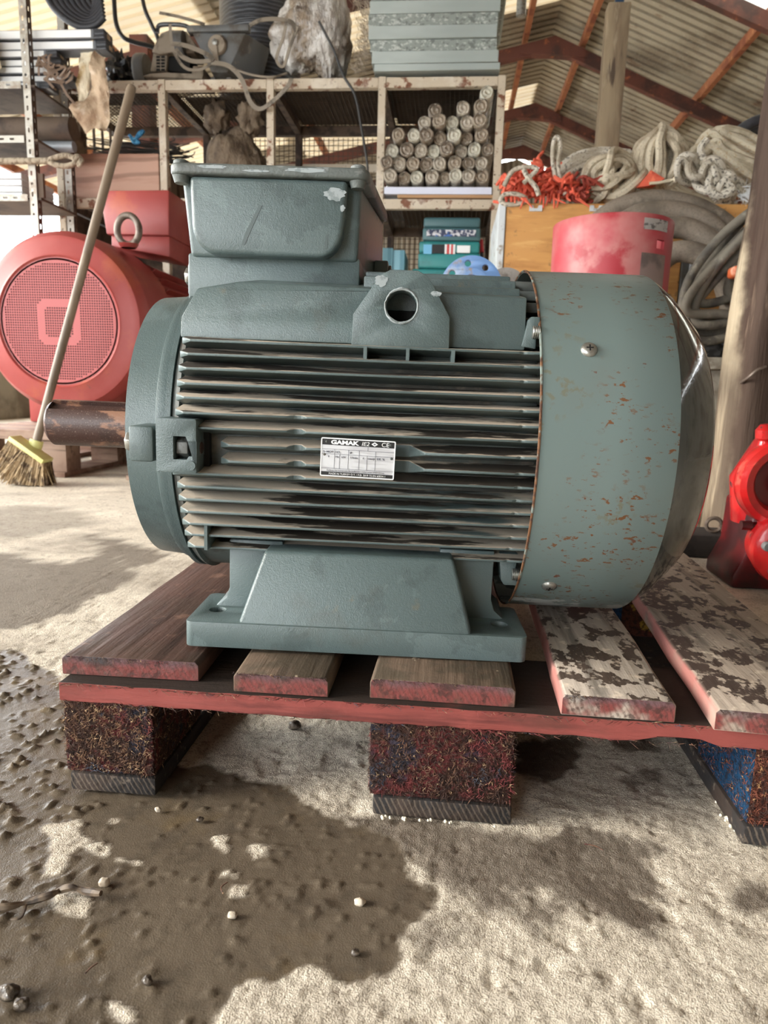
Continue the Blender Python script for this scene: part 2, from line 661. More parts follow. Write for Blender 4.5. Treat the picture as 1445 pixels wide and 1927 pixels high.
# ------------------------------------------------------------------ electric motor (225 frame, about 0.85 m long)
PC = (84, 98, 98)
M_cast = material('grey_cast_paint', PC, 0.36, spec=0.5,
                  layers=[dict(c=(100, 115, 115), n=(8, 5, 0.585, 0.593), d=0.6, k=0.55, r=0.5),
                          dict(c=(66, 77, 77), n=(16, 5, 0.55, 0.62), k=0.5),
                          dict(c=(128, 108, 74), n=(30, 5, 0.62, 0.72), n2=(7, 3, 0.5, 0.6), k=0.55),
                          dict(c=(74, 68, 58), n=(11, 6, 0.60, 0.74), k=0.35, r=0.6)],
                  bump=[(420, 3, 0.28, 0.0010), (90, 3, 0.12, 0.002), (900, 1, 0.25, 0.0006, None, 'vor')])
M_fin = material('grey_fin_paint_dusty', PC, 0.4, spec=0.45,
                 layers=[dict(c=(196, 182, 164), up=(0.45, 0.8), n=(15, 6, 0.34, 0.48), s=(0.35, 1.2, 1), r=0.95),
                         dict(c=(58, 50, 42), up=(0.45, 0.8), n=(12, 6, 0.52, 0.565), s=(0.4, 1.5, 1), r=0.7),
                         dict(c=(70, 66, 58), n=(24, 5, 0.60, 0.7), k=0.4)],
                 bump=[(420, 3, 0.35, 0.001)])
M_frame = material('grey_frame_dirty', (76, 82, 79), 0.6, layers=[dict(c=(58, 52, 45), n=(14, 6, 0.42, 0.6), k=0.8, r=0.85), dict(c=(120, 110, 98), n=(30, 4, 0.55, 0.7), k=0.5)],
                   bump=[(260, 3, 0.3, 0.001)])
M_cover = material('grey_sheet_paint_rust_specks', (103, 118, 116), 0.40, spec=0.5,
                   layers=[dict(c=(106, 105, 98), n=(4, 4, 0.5, 0.7), k=0.35),
                           dict(c=(104, 96, 70), n=(70, 6, 0.54, 0.62), n2=(9, 3, 0.50, 0.62), k=0.6, r=0.6),
                           dict(c=(104, 66, 34), n=(210, 6, 0.575, 0.615), n2=(12, 4, 0.47, 0.58), s=(0.5, 1, 1), r=0.7),
                           dict(c=(96, 52, 28), n=(95, 6, 0.655, 0.68), n2=(8, 3, 0.42, 0.55), s=(0.6, 1, 1), r=0.7),
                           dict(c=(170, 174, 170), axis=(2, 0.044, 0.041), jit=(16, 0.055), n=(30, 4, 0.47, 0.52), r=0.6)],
                   bump=[(60, 2, 0.03, 0.002)])
M_cone = material('grey_gloss_shaded', (58, 61, 59), 0.10, spec=0.6, coat=0.6, coat_rough=0.04,  # same paint as the cover, darkened for the shade on the cone
                  layers=[dict(c=(46, 42, 36), n=(9, 5, 0.5, 0.7), k=0.6, r=0.2)], bump=[(240, 2, 0.12, 0.001)])
M_shaft = material('brown_varnished_shaft', (66, 43, 37), 0.48, spec=0.5, coat=0.08,
                   layers=[dict(c=(150, 108, 84), n=(26, 5, 0.58, 0.64), s=(0.5, 1, 1), k=0.75, r=0.6), dict(c=(36, 26, 24), n=(12, 4, 0.5, 0.65), k=0.7),
                           dict(c=(150, 134, 122), n=(520, 2, 0.62, 0.68), k=0.45)], bump=[(320, 3, 0.3, 0.0012)])
M_steel = material('worn_zinc_steel', (168, 168, 162), 0.35, metal=0.85, layers=[dict(c=(88, 80, 70), n=(120, 4, 0.5, 0.65), k=0.6, r=0.6)], bump=[(300, 2, 0.2, 0.0008)])
M_dark = material('dark_opening', (22, 21, 20), 0.85)
M_plate = material('brushed_plate', (205, 207, 210), 0.4, metal=0.35, layers=[dict(c=(176, 176, 180), n=(160, 3, 0.5, 0.6), s=(0.1, 1, 1), k=0.6)])
M_black = material('black_print', (18, 18, 19), 0.45)
M_white = material('white_print', (232, 234, 234), 0.5)
M_grey_ink = material('grey_print', (92, 94, 104), 0.5)
M_scrape = material('grey_primer_scrape', (150, 158, 160), 0.55, layers=[dict(c=(122, 132, 132), n=(120, 4, 0.5, 0.6))], bump=[(300, 3, 0.2, 0.0006)])

motor = thing('electric_motor', 'large grey three-phase electric motor with cooling fins standing on the red pallet', 'motor',
              (0, 0, 0.1485), (0, R(0.7376), R(3.494)))
AZ = 0.2225
# frame barrel
g = G()
g.lathe([(-0.208, 0.150), (-0.208, 0.178), (-0.200, 0.182), (-0.198, 0.1775), (0.172, 0.1775), (0.185, 0.170), (0.185, 0.150)], 64, (0, 0, AZ))
g.build('frame', M_frame, motor, ang=30)

# cooling fins (front side, horizontal plates)
FR = 0.2085


def fin_outline(z, x0, x1, segs):
    """plan outline of a fin at height z; segs = [(x, retract)]"""
    dz = z - AZ
    yt = -math.sqrt(FR ** 2 - dz ** 2)
    yr = -math.sqrt(max(0.0, 0.152 ** 2 - dz ** 2))
    pts = [(x0 + 0.004, yr), (x0 + 0.003, yt + 0.030), (x0, yt + 0.012), (x0 + 0.012, yt + 0.001)]
    for (x, d) in segs:
        pts.append((x, yt + d))
    pts += [(x1, yt + (segs[-1][1] if segs else 0)), (x1, yt + 0.030), (x1, yr)]
    return pts, yt


def add_fin(z, x0=-0.199, x1=0.188, segs=()):
    base = list(segs)
    base += [(0.160, 0.0), (0.164, 0.004), (0.168, 0.0015)]
    if segs and segs[-1][1] > 0.05:
        base = list(segs)
    pts, yt = fin_outline(z, x0, x1, base)
    g = G()
    n = len(pts)
    # wedge section: thick at root, thin at the tip
    vs, fs = [], []
    for (x, y) in pts:
        k = min(1.0, max(0.0, (y - yt) / 0.030))
        t = 0.0010 + 0.0060 * k
        vs.append((x, y, z + t))
        vs.append((x, y, z - t))
    fs.append(tuple(2 * i for i in range(n)))
    fs.append(tuple(2 * i + 1 for i in range(n - 1, -1, -1)))
    for i in range(n):
        j = (i + 1) % n
        fs.append((2 * i, 2 * i + 1, 2 * j + 1, 2 * j))
    g.add(vs, fs)
    return g.build('cooling_fin', M_fin, motor, bevel=0.0007, seg=1)


add_fin(0.3275)
for z in (0.3130, 0.2980, 0.2825, 0.2680):
    add_fin(z)
add_fin(0.2525, segs=[(-0.078, 0), (-0.072, 0.006), (-0.064, 0.006), (-0.058, 0)])
add_fin(0.2375, x0=-0.205, segs=[(-0.078, 0), (-0.072, 0.010), (-0.064, 0.010), (-0.058, 0)])
for z in (0.2205, 0.2035):
    add_fin(z, x0=-0.150, segs=[(-0.078, 0.0), (-0.072, 0.012), (-0.064, 0.012), (-0.058, 0.001), (-0.040, 0.002), (-0.036, 0.028), (0.050, 0.028), (0.066, 0.002)])
add_fin(0.1890, x0=-0.203, segs=[(-0.078, 0), (-0.072, 0.008), (-0.064, 0.008), (-0.058, 0)])
for z in (0.1745, 0.1600, 0.1455, 0.1310, 0.1170, 0.1010):
    add_fin(z)
# short webs between the fins
for (px, z0, z1, yy) in ((684, 0.313, 0.3275, -0.178), (757, 0.313, 0.3275, -0.178), (835, 0.313, 0.3275, -0.178), (405, 0.1010, 0.1310, -0.176)):
    x = (px - 722) / 1645.0 + 0.022
    G().box(x - 0.0018, x + 0.0018, yy - 0.006, yy + 0.05, z0, z1).build('fin_web', M_fin, motor)

# shoulder casting above the fins
g = G()
prof = [(-0.203, 0.331), (-0.203, 0.353), (-0.187, 0.3835), (-0.142, 0.392), (0.03, 0.3895), (0.1675, 0.3865), (0.1675, 0.331)]
g.holed(prof, [circle(0.0345, 0.3705, 0.0158, 28)], -0.163, -0.05)
nv = []
for (x, y, z) in g.v:
    k = max(0.0, (z - 0.331) / 0.055)
    if y < -0.1:
        nv.append((x, y + 0.010 * k, z))
    else:
        nv.append((x + (0.02 if x < -0.1 else 0), y + 0.02 * k, z + 0.02 * k))
g.v = nv
g.build('shoulder', M_cast, motor, bevel=0.0022, seg=2, merge=True)
for i, (y0, z0, z1, x1) in enumerate(((-0.130, 0.370, 0.3985, 0.163), (-0.108, 0.375, 0.4095, 0.161), (-0.080, 0.375, 0.4185, 0.158))):
    G().box(-0.01 if i else 0.0, x1, y0, y0 + 0.06, z0, z1).build('top_rib', M_cast, motor, bevel=0.002)
# ribs that run on under the fan cover
for (y0, z0) in ((-0.150, 0.336), (-0.140, 0.356), (-0.122, 0.374), (-0.104, 0.389), (-0.083, 0.402)):
    G().box(0.160, 0.205, y0, y0 + 0.08, z0, z0 + 0.011).build('top_rib', M_frame, motor, bevel=0.0015)

# lifting lug
lug = [(-0.0165, 0.329), (-0.0155, 0.361), (0.000, 0.3835), (0.0115, 0.401), (0.022, 0.4065), (0.050, 0.4065), (0.060, 0.4015), (0.0675, 0.391),
       (0.0855, 0.361), (0.0865, 0.329)]
g = G().holed(lug, [circle(0.0345, 0.3705, 0.0158, 28)], -0.176, -0.145)
lo = g.build('lifting_lug', M_cast, motor, bevel=0.0016, seg=2, merge=True)
G().lathe([(-0.128, 0.0157), (-0.124, 0.0157)], 28, (0.0345, 0, 0.3705), 'y').build('lug_hole_shade', M_dark, lo)  # black cap painted in for the shade deep inside the hole
ring = [(0.0345 + math.cos(2 * math.pi * k / 40) * 0.0172, -0.1768, 0.3705 + math.sin(2 * math.pi * k / 40) * 0.0172) for k in range(40)]
G().tube(ring, [0.0006 + 0.0011 * abs(math.sin(k * 0.17)) ** 2 for k in range(40)], 6, closed=True).jitter(0.0008, 300).build('scraped_edge', M_scrape, lo)

# foot
g = G()
g.holed(rrect(-0.186, 0.186, -0.2115, -0.105, 0.008), [circle(-0.1615, -0.167, 0.0095), circle(0.1600, -0.170, 0.0095)], 0, 0.028, 'z')
g.holed(rrect(-0.186, 0.186, 0.105, 0.2115, 0.008), [circle(-0.1555, 0.178, 0.0095), circle(0.1555, 0.178, 0.0095)], 0, 0.028, 'z')
g.build('foot', M_cast, motor, bevel=0.002, merge=True)
for s in (1, -1):
    g = G()
    b = [(-0.1285, -0.2085, 0.026), (0.1265, -0.2095, 0.026), (0.128, -0.110, 0.026), (-0.130, -0.110, 0.026)]
    t_ = [(-0.1045, -0.1835, 0.104), (0.1035, -0.1845, 0.104), (0.106, -0.110, 0.104), (-0.108, -0.110, 0.104)]
    vs = [(x, y * s, z) for (x, y, z) in b + t_]
    g.add(vs, [(0, 1, 2, 3), (4, 7, 6, 5), (0, 4, 5, 1), (1, 5, 6, 2), (2, 6, 7, 3), (3, 7, 4, 0)])
    g.build('foot_rib', M_cast, motor, bevel=0.004, seg=3)
    # webs either side with filleted toe
    for (xa, d) in ((-0.150, -1), (0.150, 1)):
        out = [(xa * 0.6, 0.024), (xa + d * 0.022, 0.024), (xa + d * 0.015, 0.030), (xa + d * 0.006, 0.038), (xa + d * 0.002, 0.050), (xa + d * 0.002, 0.108), (xa * 0.6, 0.108)]
        G().prism(out, s * -0.152, s * -0.06).build('foot_web', M_cast, motor, bevel=0.002)

# end shield at the shaft end
g = G()
g.lathe([(-0.222, 0.040), (-0.236, 0.045), (-0.240, 0.10), (-0.252, 0.150), (-0.2635, 0.158), (-0.2645, 0.1655), (-0.230, 0.1685), (-0.2285, 0.1715), (-0.224, 0.1725), (-0.2165, 0.1715),
         (-0.2155, 0.1805), (-0.2095, 0.1805), (-0.2085, 0.150)], 96, (0, 0, AZ), cap=False)
g.build('end_shield', M_cast, motor, ang=28)
G().lathe([(-0.250, 0.034), (-0.262, 0.036), (-0.262, 0.058), (-0.236, 0.062)], 48, (0, 0, AZ), cap=False).build('bearing_cap', M_cast, motor)

# shaft with keyway
prof_n = 48
pts = []
for k in range(prof_n):
    a = 2 * math.pi * k / prof_n + math.pi / prof_n
    y, z = math.sin(a) * 0.0305, math.cos(a) * 0.0305
    pts.append((y, z))
key = [(-0.009, 0.0305), (-0.009, 0.0235), (0.009, 0.0235), (0.009, 0.0305)]
sec = [(-0.009, 0.0291), (-0.009, 0.0235), (0.009, 0.0235), (0.009, 0.0291)]
arc = []
for k in range(49):
    a = R(18.0 + (360 - 36.0) * k / 48)
    arc.append((math.sin(a) * 0.0305, math.cos(a) * 0.0305))
sec = sec + arc
ka = R(34)
sec = [(y * math.cos(ka) - z * math.sin(ka), y * math.sin(ka) + z * math.cos(ka) + AZ) for (y, z) in sec]
g = G().prism(sec, -0.4245, -0.24, 'x')
shaft = g.build('shaft', M_shaft, motor, ang=30)
G().lathe([(-0.4245, 0.0288), (-0.4290, 0.0262), (-0.4290, 0.004), (-0.420, 0.003)], 48, (0, 0, AZ), cap=True).build('shaft_end', M_shaft, shaft, ang=20)


M_nut = material('dull_zinc_nut', (118, 120, 118), 0.5, metal=0.4, layers=[dict(c=(78, 74, 68), n=(120, 4, 0.48, 0.6), k=0.7)])


def hex_bolt(p, axis, r, h, parent, name='bolt', m=None):
    g = G()
    g.prism(hexa(0, 0, r, 15), 0, h, 'z')
    g.lathe([(-0.004, r * 1.25), (0.0, r * 1.25)], 20, (0, 0, 0), 'z')
    q = Vector(axis).to_track_quat('Z', 'Y').to_matrix().to_4x4()
    q.translation = Vector(p)
    g.v = [tuple(q @ Vector(v)) for v in g.v]
    return g.build(name, m or M_steel, parent, bevel=0.0006, seg=1)


# clamp ears: shield side and frame side, front and others
ear = G().box(-0.2420, -0.2160, -0.214, -0.16, 0.2005, 0.2375).build('shield_ear', M_cast, motor, bevel=0.003)
hex_bolt((-0.2420, -0.194, 0.2190), (-1, 0, 0), 0.0105, 0.0085, ear)
pad = G().holed(rrect(-0.2130, -0.171, 0.1905, 0.2465, 0.002), [[(-0.1950, 0.2045), (-0.1950, 0.2285), (-0.182, 0.2285), (-0.1800, 0.2240), (-0.1705, 0.2240), (-0.1705, 0.2080), (-0.1790, 0.2080), (-0.1810, 0.2045)]], -0.2135, -0.165)
pad = pad.build('frame_pad', M_cast, motor, bevel=0.0012, merge=True)
g = G().prism([(y - 0.197, z + 0.2160) for (y, z) in hexa(0, 0, 0.0118, 30)], -0.194, -0.182, 'x')
g.build('nut', M_nut, pad, bevel=0.0008)
g = G()
for k in range(7):
    g.lathe([(-0.182 + k * 0.0018, 0.0058), (-0.1811 + k * 0.0018, 0.0064), (-0.1802 + k * 0.0018, 0.0058)], 16, (0, -0.197, 0.2160))
g.build('bolt_thread', M_shaft, pad)
G().box(-0.199, -0.165, -0.186, -0.16, 0.195, 0.24).build('pocket_back', M_dark, pad)
G().lathe([(-0.2150, 0.001), (-0.2150, 0.0050), (-0.2110, 0.0055)], 12, (-0.1765, 0, 0.1985), 'y').build('rivet', M_cast, pad)
# top ear with its bolt
ear = G().box(-0.2215, -0.206, -0.075, -0.02, 0.385, 0.422).build('shield_ear', M_cast, motor, bevel=0.003)
hex_bolt((-0.2215, -0.052, 0.409), (-1, 0, 0), 0.0105, 0.008, ear)
# fan-end ears
for (y, z, s) in ((-0.163, 0.352, 1), (-0.146, 0.083, -1)):
    o_ = [(0.1635, z - 0.017), (0.1690, z + 0.0105), (0.1720, z + 0.014), (0.1812, z + 0.014), (0.1812, z + 0.0075), (0.1800, z + 0.006), (0.1785, z - 0.006), (0.1790, z - 0.019)]
    if s < 0:
        o_ = [(0.158, z + 0.022), (0.1620, z - 0.010), (0.166, z - 0.016), (0.1812, z - 0.016), (0.1812, z - 0.011), (0.1800, z - 0.009), (0.1780, z + 0.004), (0.180, z + 0.022)]
    ear = G().prism(o_, y, y + 0.05).build('fan_end_ear', M_cast, motor, bevel=0.0015)
    g = G()
    for k in range(4):
        g.lathe([(0.1735 + k * 0.0020, 0.0060), (0.1744 + k * 0.0020, 0.0070), (0.1753 + k * 0.0020, 0.0060)], 16, (0, y - 0.003, z - 0.002))
    g.build('bolt_thread', M_steel, ear)
    G().prism([(y + 0.012 + a, z - 0.002 + b) for (a, b) in hexa(0, 0, 0.0105, 0)], 0.1935, 0.201, 'x').build('nut', M_steel, ear, bevel=0.0006)

# fan cover with bent sheet rim
CR = 0.2125
g = G()
g.lathe([(0.1815, CR - 0.002), (0.1815, CR), (0.26, CR + 0.0004), (0.3215, CR), (0.3225, CR - 0.0006), (0.3215, CR - 0.0025)], 128, (0, 0, AZ), cap=False, closed=True)
cover = g.build('fan_cover', M_cover, motor, ang=40)
g = G()
g.lathe([(0.3215, CR - 0.0002), (0.3265, CR - 0.0024), (0.345, 0.1965), (0.374, 0.1680), (0.3795, 0.160), (0.3810, 0.150), (0.3790, 0.150), (0.372, 0.166), (0.343, 0.1945), (0.3215, CR - 0.003)], 128, (0, 0, AZ), cap=False, closed=True)
g.build('cone', M_cone, cover, ang=50)
# grille at the back end (rings and spokes)
g = G()
for r_ in (0.055, 0.08, 0.105, 0.13):
    g.tube([(0.3800, r_ * math.sin(2 * math.pi * k / 40), AZ + r_ * math.cos(2 * math.pi * k / 40)) for k in range(40)], 0.003, 6, closed=True)
for k in range(8):
    a = math.pi * k / 4
    g.bar((0.380, 0.03 * math.sin(a), AZ + 0.03 * math.cos(a)), (0.380, 0.155 * math.sin(a), AZ + 0.155 * math.cos(a)), 0.008, 0.002, (1, 0, 0))
g.lathe([(0.3785, 0.035), (0.3815, 0.035)], 32, (0, 0, AZ))
g.build('grille', M_cone, cover)
g = G()
g.lathe([(0.25, 0.03), (0.31, 0.045), (0.31, 0.03)], 32, (0, 0, AZ))
for k in range(8):
    a = math.pi * k / 4 + 0.2
    g.bar((0.28, 0.04 * math.sin(a), AZ + 0.04 * math.cos(a)), (0.28, 0.17 * math.sin(a), AZ + 0.17 * math.cos(a)), 0.06, 0.003, (1, 0, 0))
g.build('fan', M_dark, motor)
rim = [(0.1812, CR * math.sin(2 * math.pi * k / 128), AZ + CR * math.cos(2 * math.pi * k / 128)) for k in range(128)]
M_rust = material('rusty_edge', (112, 76, 48), 0.75, layers=[dict(c=(70, 46, 34), n=(120, 4, 0.45, 0.6)), dict(c=(120, 132, 126), n=(40, 4, 0.52, 0.6))])
G().tube(rim, 0.0014, 6, closed=True).build('rim_edge', M_rust, cover)
for (x, z) in ((0.2305, 0.333), (0.2175, 0.0695)):
    dz = z - AZ
    y = -math.sqrt(CR ** 2 - dz ** 2)
    nrm = Vector((0, y, dz)).normalized()
    q = nrm.to_track_quat('Z', 'Y').to_matrix().to_4x4()
    q.translation = Vector((x, y, z))
    g = G()
    g.lathe([(-0.001, 0.0088), (0.0012, 0.0086), (0.0035, 0.0066), (0.0046, 0.0030), (0.0047, 0.0005)], 24, (0, 0, 0), 'z', M=q)
    sc = g.build('cover_screw', M_steel, cover)
    g = G().box(-0.0036, 0.0036, -0.0008, 0.0008, 0.0036, 0.00485, q)
    g.box(-0.0008, 0.0008, -0.0036, 0.0036, 0.0036, 0.00485, q)
    g.build('cross_slot', M_dark, sc)

# terminal box
BX0, BX1 = -0.2270, -0.0150
g = G()
# neck
g.holed([(-0.2185, -0.082), (-0.0170, -0.082), (-0.0150, 0.080), (-0.2185, 0.080)], [], 0.375, 0.432, 'z')
g.build('box_neck', M_cast, motor, bevel=0.003, merge=True)
g = G()
low, top = 0.427, 0.510
b = [(-0.2140, -0.086, low), (-0.0200, -0.086, low), (0.0020, 0.088, low), (-0.2140, 0.088, low)]
t_ = [(-0.2230, -0.088, top), (-0.0180, -0.088, top), (0.0010, 0.090, top), (-0.2230, 0.090, top)]
g.add(b + t_, [(3, 2, 1, 0), (4, 5, 6, 7), (0, 1, 5, 4), (1, 2, 6, 5), (2, 3, 7, 6), (3, 0, 4, 7)])
tbox = g.build('terminal_box', M_cast, motor, bevel=0.005, seg=3)
# raised front panel with round lower corners
out = [(-0.2090, 0.510), (-0.2070, 0.465)]
for k in range(7):
    a = R(180 + 90 * k / 6)
    out.append((-0.1780 + 0.0290 * math.cos(a), 0.4605 + 0.0330 * math.sin(a)))
for k in range(7):
    a = R(270 + 90 * k / 6)
    out.append((-0.0630 + 0.0275 * math.cos(a), 0.4610 + 0.0335 * math.sin(a)))
out += [(-0.0345, 0.465), (-0.0315, 0.510)]
G().prism(out, -0.1065, -0.080).build('front_panel', M_cast, tbox, bevel=0.0055, seg=3)
# lid: domed plate with corner lugs
g = G()
lid = [(-0.2350, -0.109), (-0.2350, 0.094), (-0.0020, 0.099), (-0.0085, -0.109)]
lo_ = [(x + (0.016 * (y + 0.11) / 0.208 if x > -0.1 else 0), y) for (x, y) in rrect(-0.2310, -0.0090, -0.1105, 0.098, 0.012, 5)]
g.prism(lo_, 0.5105, 0.5225, 'z')
M_lid = material('worn_grey_lid', (96, 102, 99), 0.5, layers=[dict(c=(142, 146, 144), n=(14, 5, 0.56, 0.58), s=(0.5, 1, 1), k=0.7), dict(c=(70, 72, 68), n=(30, 5, 0.5, 0.62), k=0.6)], bump=[(200, 3, 0.4, 0.002)])
lidp = g.build('lid', M_lid, tbox, bevel=0.003, seg=3)
g = G()
vs, fs = [], []
nx, ny = 18, 10
for j in range(ny + 1):
    for i in range(nx + 1):
        u, v = i / nx, j / ny
        e = (1 - (2 * u - 1) ** 4) * (1 - (2 * v - 1) ** 6)
        vs.append((-0.2240 + 0.208 * u, -0.106 + 0.198 * v, 0.5220 + 0.0050 * e))
for j in range(ny):
    for i in range(nx):
        a = j * (nx + 1) + i
        fs.append((a, a + 1, a + nx + 2, a + nx + 1))
g.add(vs, fs).build('lid_dome', M_lid, lidp, ang=60)
for (x, y) in ((-0.2200, -0.098), (-0.0210, -0.098), (-0.220, 0.086), (-0.008, 0.086)):
    g = G().lathe([(0.5215, 0.009), (0.5260, 0.0085), (0.5275, 0.0065), (0.5275, 0.0005)], 16, (x, y, 0), 'z')
    g.lathe([(0.5030, 0.0075), (0.5110, 0.0100)], 16, (x, y, 0), 'z')
    g.build('lid_screw', M_lid, lidp)
g = G().box(-0.006, 0.012, 0.020, 0.066, 0.418, 0.448)
g.lathe([(0.011, 0.012), (0.016, 0.013)], 16, (0, 0.043, 0.433))
g.build('cable_gland', M_cast, tbox, bevel=0.002)
M_boxside = M_cast
# scraped patches (thin flakes of bared primer)
def flake(cx, cz, w, h, y, seed, parent, m=None):
    r_ = random.Random(seed)
    pts = []
    for k in range(22):
        a = 2 * math.pi * k / 22
        q_ = 0.75 + 0.35 * r_.random()
        pts.append((cx + math.cos(a) * w * q_, cz + math.sin(a) * h * q_))
    return G().prism(pts, y, y + 0.0006).build('bare_patch', m or M_scrape, parent, smooth=False)


flake(-0.0455, 0.4950, 0.0130, 0.0072, -0.1069, 1, tbox)
flake(-0.0365, 0.4805, 0.0030, 0.0035, -0.1069, 2, tbox)
for i, (x0, x1) in enumerate(((-0.199, -0.165), (-0.148, -0.118), (-0.104, -0.052))):
    flake((x0 + x1) / 2, 0.5170 + (0.0012, -0.0016, 0.0008)[i], (x1 - x0) / 2, (0.0020, 0.0014, 0.0026)[i], -0.1110, 5 + i, tbox)
flake(0.0125, 0.3950, 0.0075, 0.0060, -0.1765, 11, lo)
flake(0.0700, 0.3840, 0.0060, 0.0030, -0.1765, 12, lo)
M_scratch = material('dark_scuff', (74, 86, 85), 0.4)
for pts in ([(-0.1500, 0.438), (-0.1450, 0.452), (-0.1300, 0.481), (-0.1265, 0.4805), (-0.1390, 0.454), (-0.1460, 0.438)],
            [(-0.0560, 0.437), (-0.0545, 0.452), (-0.0520, 0.452), (-0.0525, 0.437)]):
    G().prism(pts, -0.1069, -0.1062).build('scuff', M_scratch, tbox, smooth=False)

# nameplate
NY = -0.2105
NZ = 0.2130
NX = -0.0035
NW, NH = 0.0770, 0.0400
npz = bpy.data.objects.new('nameplate', None)
COL.objects.link(npz)
npz.parent = motor
npz.location = (NX, NY, NZ)
npz.rotation_euler = (R(90), R(1.0), 0)
# local frame: x right, y up, z toward the viewer
G().prism(rrect(-NW / 2, NW / 2, -NH / 2, NH / 2, 0.0015), -0.0012, 0, 'z').build('plate', M_plate, npz)
fr = G().holed(rrect(-NW / 2, NW / 2, -NH / 2, NH / 2, 0.0015), [rrect(-NW / 2 + 0.0011, NW / 2 - 0.0011, -NH / 2 + 0.0011, NH / 2 - 0.0011, 0.001)], 0, 0.0006, 'z')
fr.build('plate_rim', M_white, npz, merge=True)
x0, x1, y0, y1 = -NW / 2 + 0.0012, NW / 2 - 0.0012, -NH / 2 + 0.0012, NH / 2 - 0.0012
g = G().box(x0, x1, y1 - 0.0060, y1, 0, 0.00035)
g.box(x0, x1, y0, y0 + 0.0036, 0, 0.00035)
g.build('black_band', M_black, npz, smooth=False)
g = G()
rows = [y1 - 0.0060, y1 - 0.0105, y1 - 0.0155, y0 + 0.0072, y0 + 0.0036]
for y in rows:
    g.box(x0, x1, y - 0.00017, y + 0.00017, 0, 0.0003)
cx = [x0 + (x1 - x0) * t for t in (0.178, 0.25, 0.37, 0.52, 0.63, 0.745)]
for i, x in enumerate(cx):
    yt = rows[1] if i in (0, 2, 3) or i == 5 else rows[2]
    g.box(x - 0.00017, x + 0.00017, rows[3], yt, 0, 0.0003)
g.box(x0 + (x1 - x0) * 0.635, x0 + (x1 - x0) * 0.635 + 0.0003, rows[1], rows[0], 0, 0.0003)
g.build('table_line', M_grey_ink, npz, smooth=False)


def T(g, s, size, x, y, width=None, shear=0, bold=0, al='LEFT'):
    g.text(s, size, Matrix.Translation((x, y, 0.0005)), 0.0001, shear, bold, al, width)


g = G()
T(g, 'GAMAK', 0.0056, x0 + 0.0092, y1 - 0.0050, 0.0290, 0.0, 0.00028)
T(g, 'IE2', 0.0056, x0 + 0.0405, y1 - 0.0051, 0.0078, 0.2)
T(g, 'CE', 0.0062, x0 + 0.0612, y1 - 0.0052, 0.0076)
T(g, 'MADE IN TURKEY Ö.T. / P.D. 2019 TS EN 60034-1', 0.0027, x0 + 0.008, y0 + 0.0009, 0.0585)
dm = [(0.0562, y1 - 0.0031)]
w = 0.0034
c0x = x0 + 0.0542
c0y = y1 - 0.0031
g.prism([(c0x - w, c0y), (c0x, c0y - 0.0022), (c0x + w, c0y), (c0x, c0y + 0.0022)], 0, 0.0006, 'z')
g.build('white_lettering', M_white, npz, smooth=False)
g = G()
g.prism([(c0x - w * 0.45, c0y), (c0x, c0y - 0.001), (c0x + w * 0.45, c0y), (c0x, c0y + 0.001)], 0.0006, 0.0008, 'z')
T(g, '3~MOT', 0.0031, x0 + 0.0010, rows[1] - 0.0038, 0.0112, 0, 0.00006)
T(g, 'I.CL.', 0.0031, x0 + 0.0142, rows[1] - 0.0038, 0.0055, 0, 0.00006)
T(g, 'IP', 0.0031, x0 + 0.0288, rows[1] - 0.0038, 0.0024, 0, 0.00006)
yy = rows[2] - 0.0036
for s, a, w_ in (('V', 0.0065, 0.0016), ('Hz', 0.0141, 0.0036), ('kW', 0.0205, 0.0046), ('1/min', 0.0292, 0.0075), ('A', 0.0424, 0.0019), ('cosφ', 0.0478, 0.0070), ('Eff. %', 0.0570, 0.0082)):
    T(g, s, 0.0029, x0 + a, yy, w_, 0, 0.00005)
T(g, 'Sadece hız kontrolü ile kullanılır / Use with VSD Drive', 0.0024, x0 + 0.0055, rows[4] + 0.0009, 0.0600)
g.build('grey_lettering', M_grey_ink, npz, smooth=False)
for (x, y) in ((x0 + 0.0045, y1 - 0.003), (x1 - 0.0040, y1 - 0.0030), (x0 + 0.0028, rows[2] - 0.0008), (x1 - 0.0024, rows[2] - 0.0014)):
    G().lathe([(0, 0.0014), (0.0008, 0.0012), (0.0012, 0.0004)], 12, (x, y, 0), 'z').build('plate_rivet', M_frame, npz)

# ------------------------------------------------------------------ the pallet under the motor
def wood(name, col, extra, ax, rough=0.8, bumpk=0.5):
    st = {'x': (0.06, 1, 1), 'y': (1, 0.06, 1)}[ax]
    return material(name, col, rough, spec=0.3, layers=[dict(c=tuple(int(v * 0.55) for v in col), n=(42, 5, 0.48, 0.66), s=st, k=0.75)] + extra,
                    bump=[(60, 5, bumpk, 0.004, st), (220, 3, 0.25, 0.0015)])


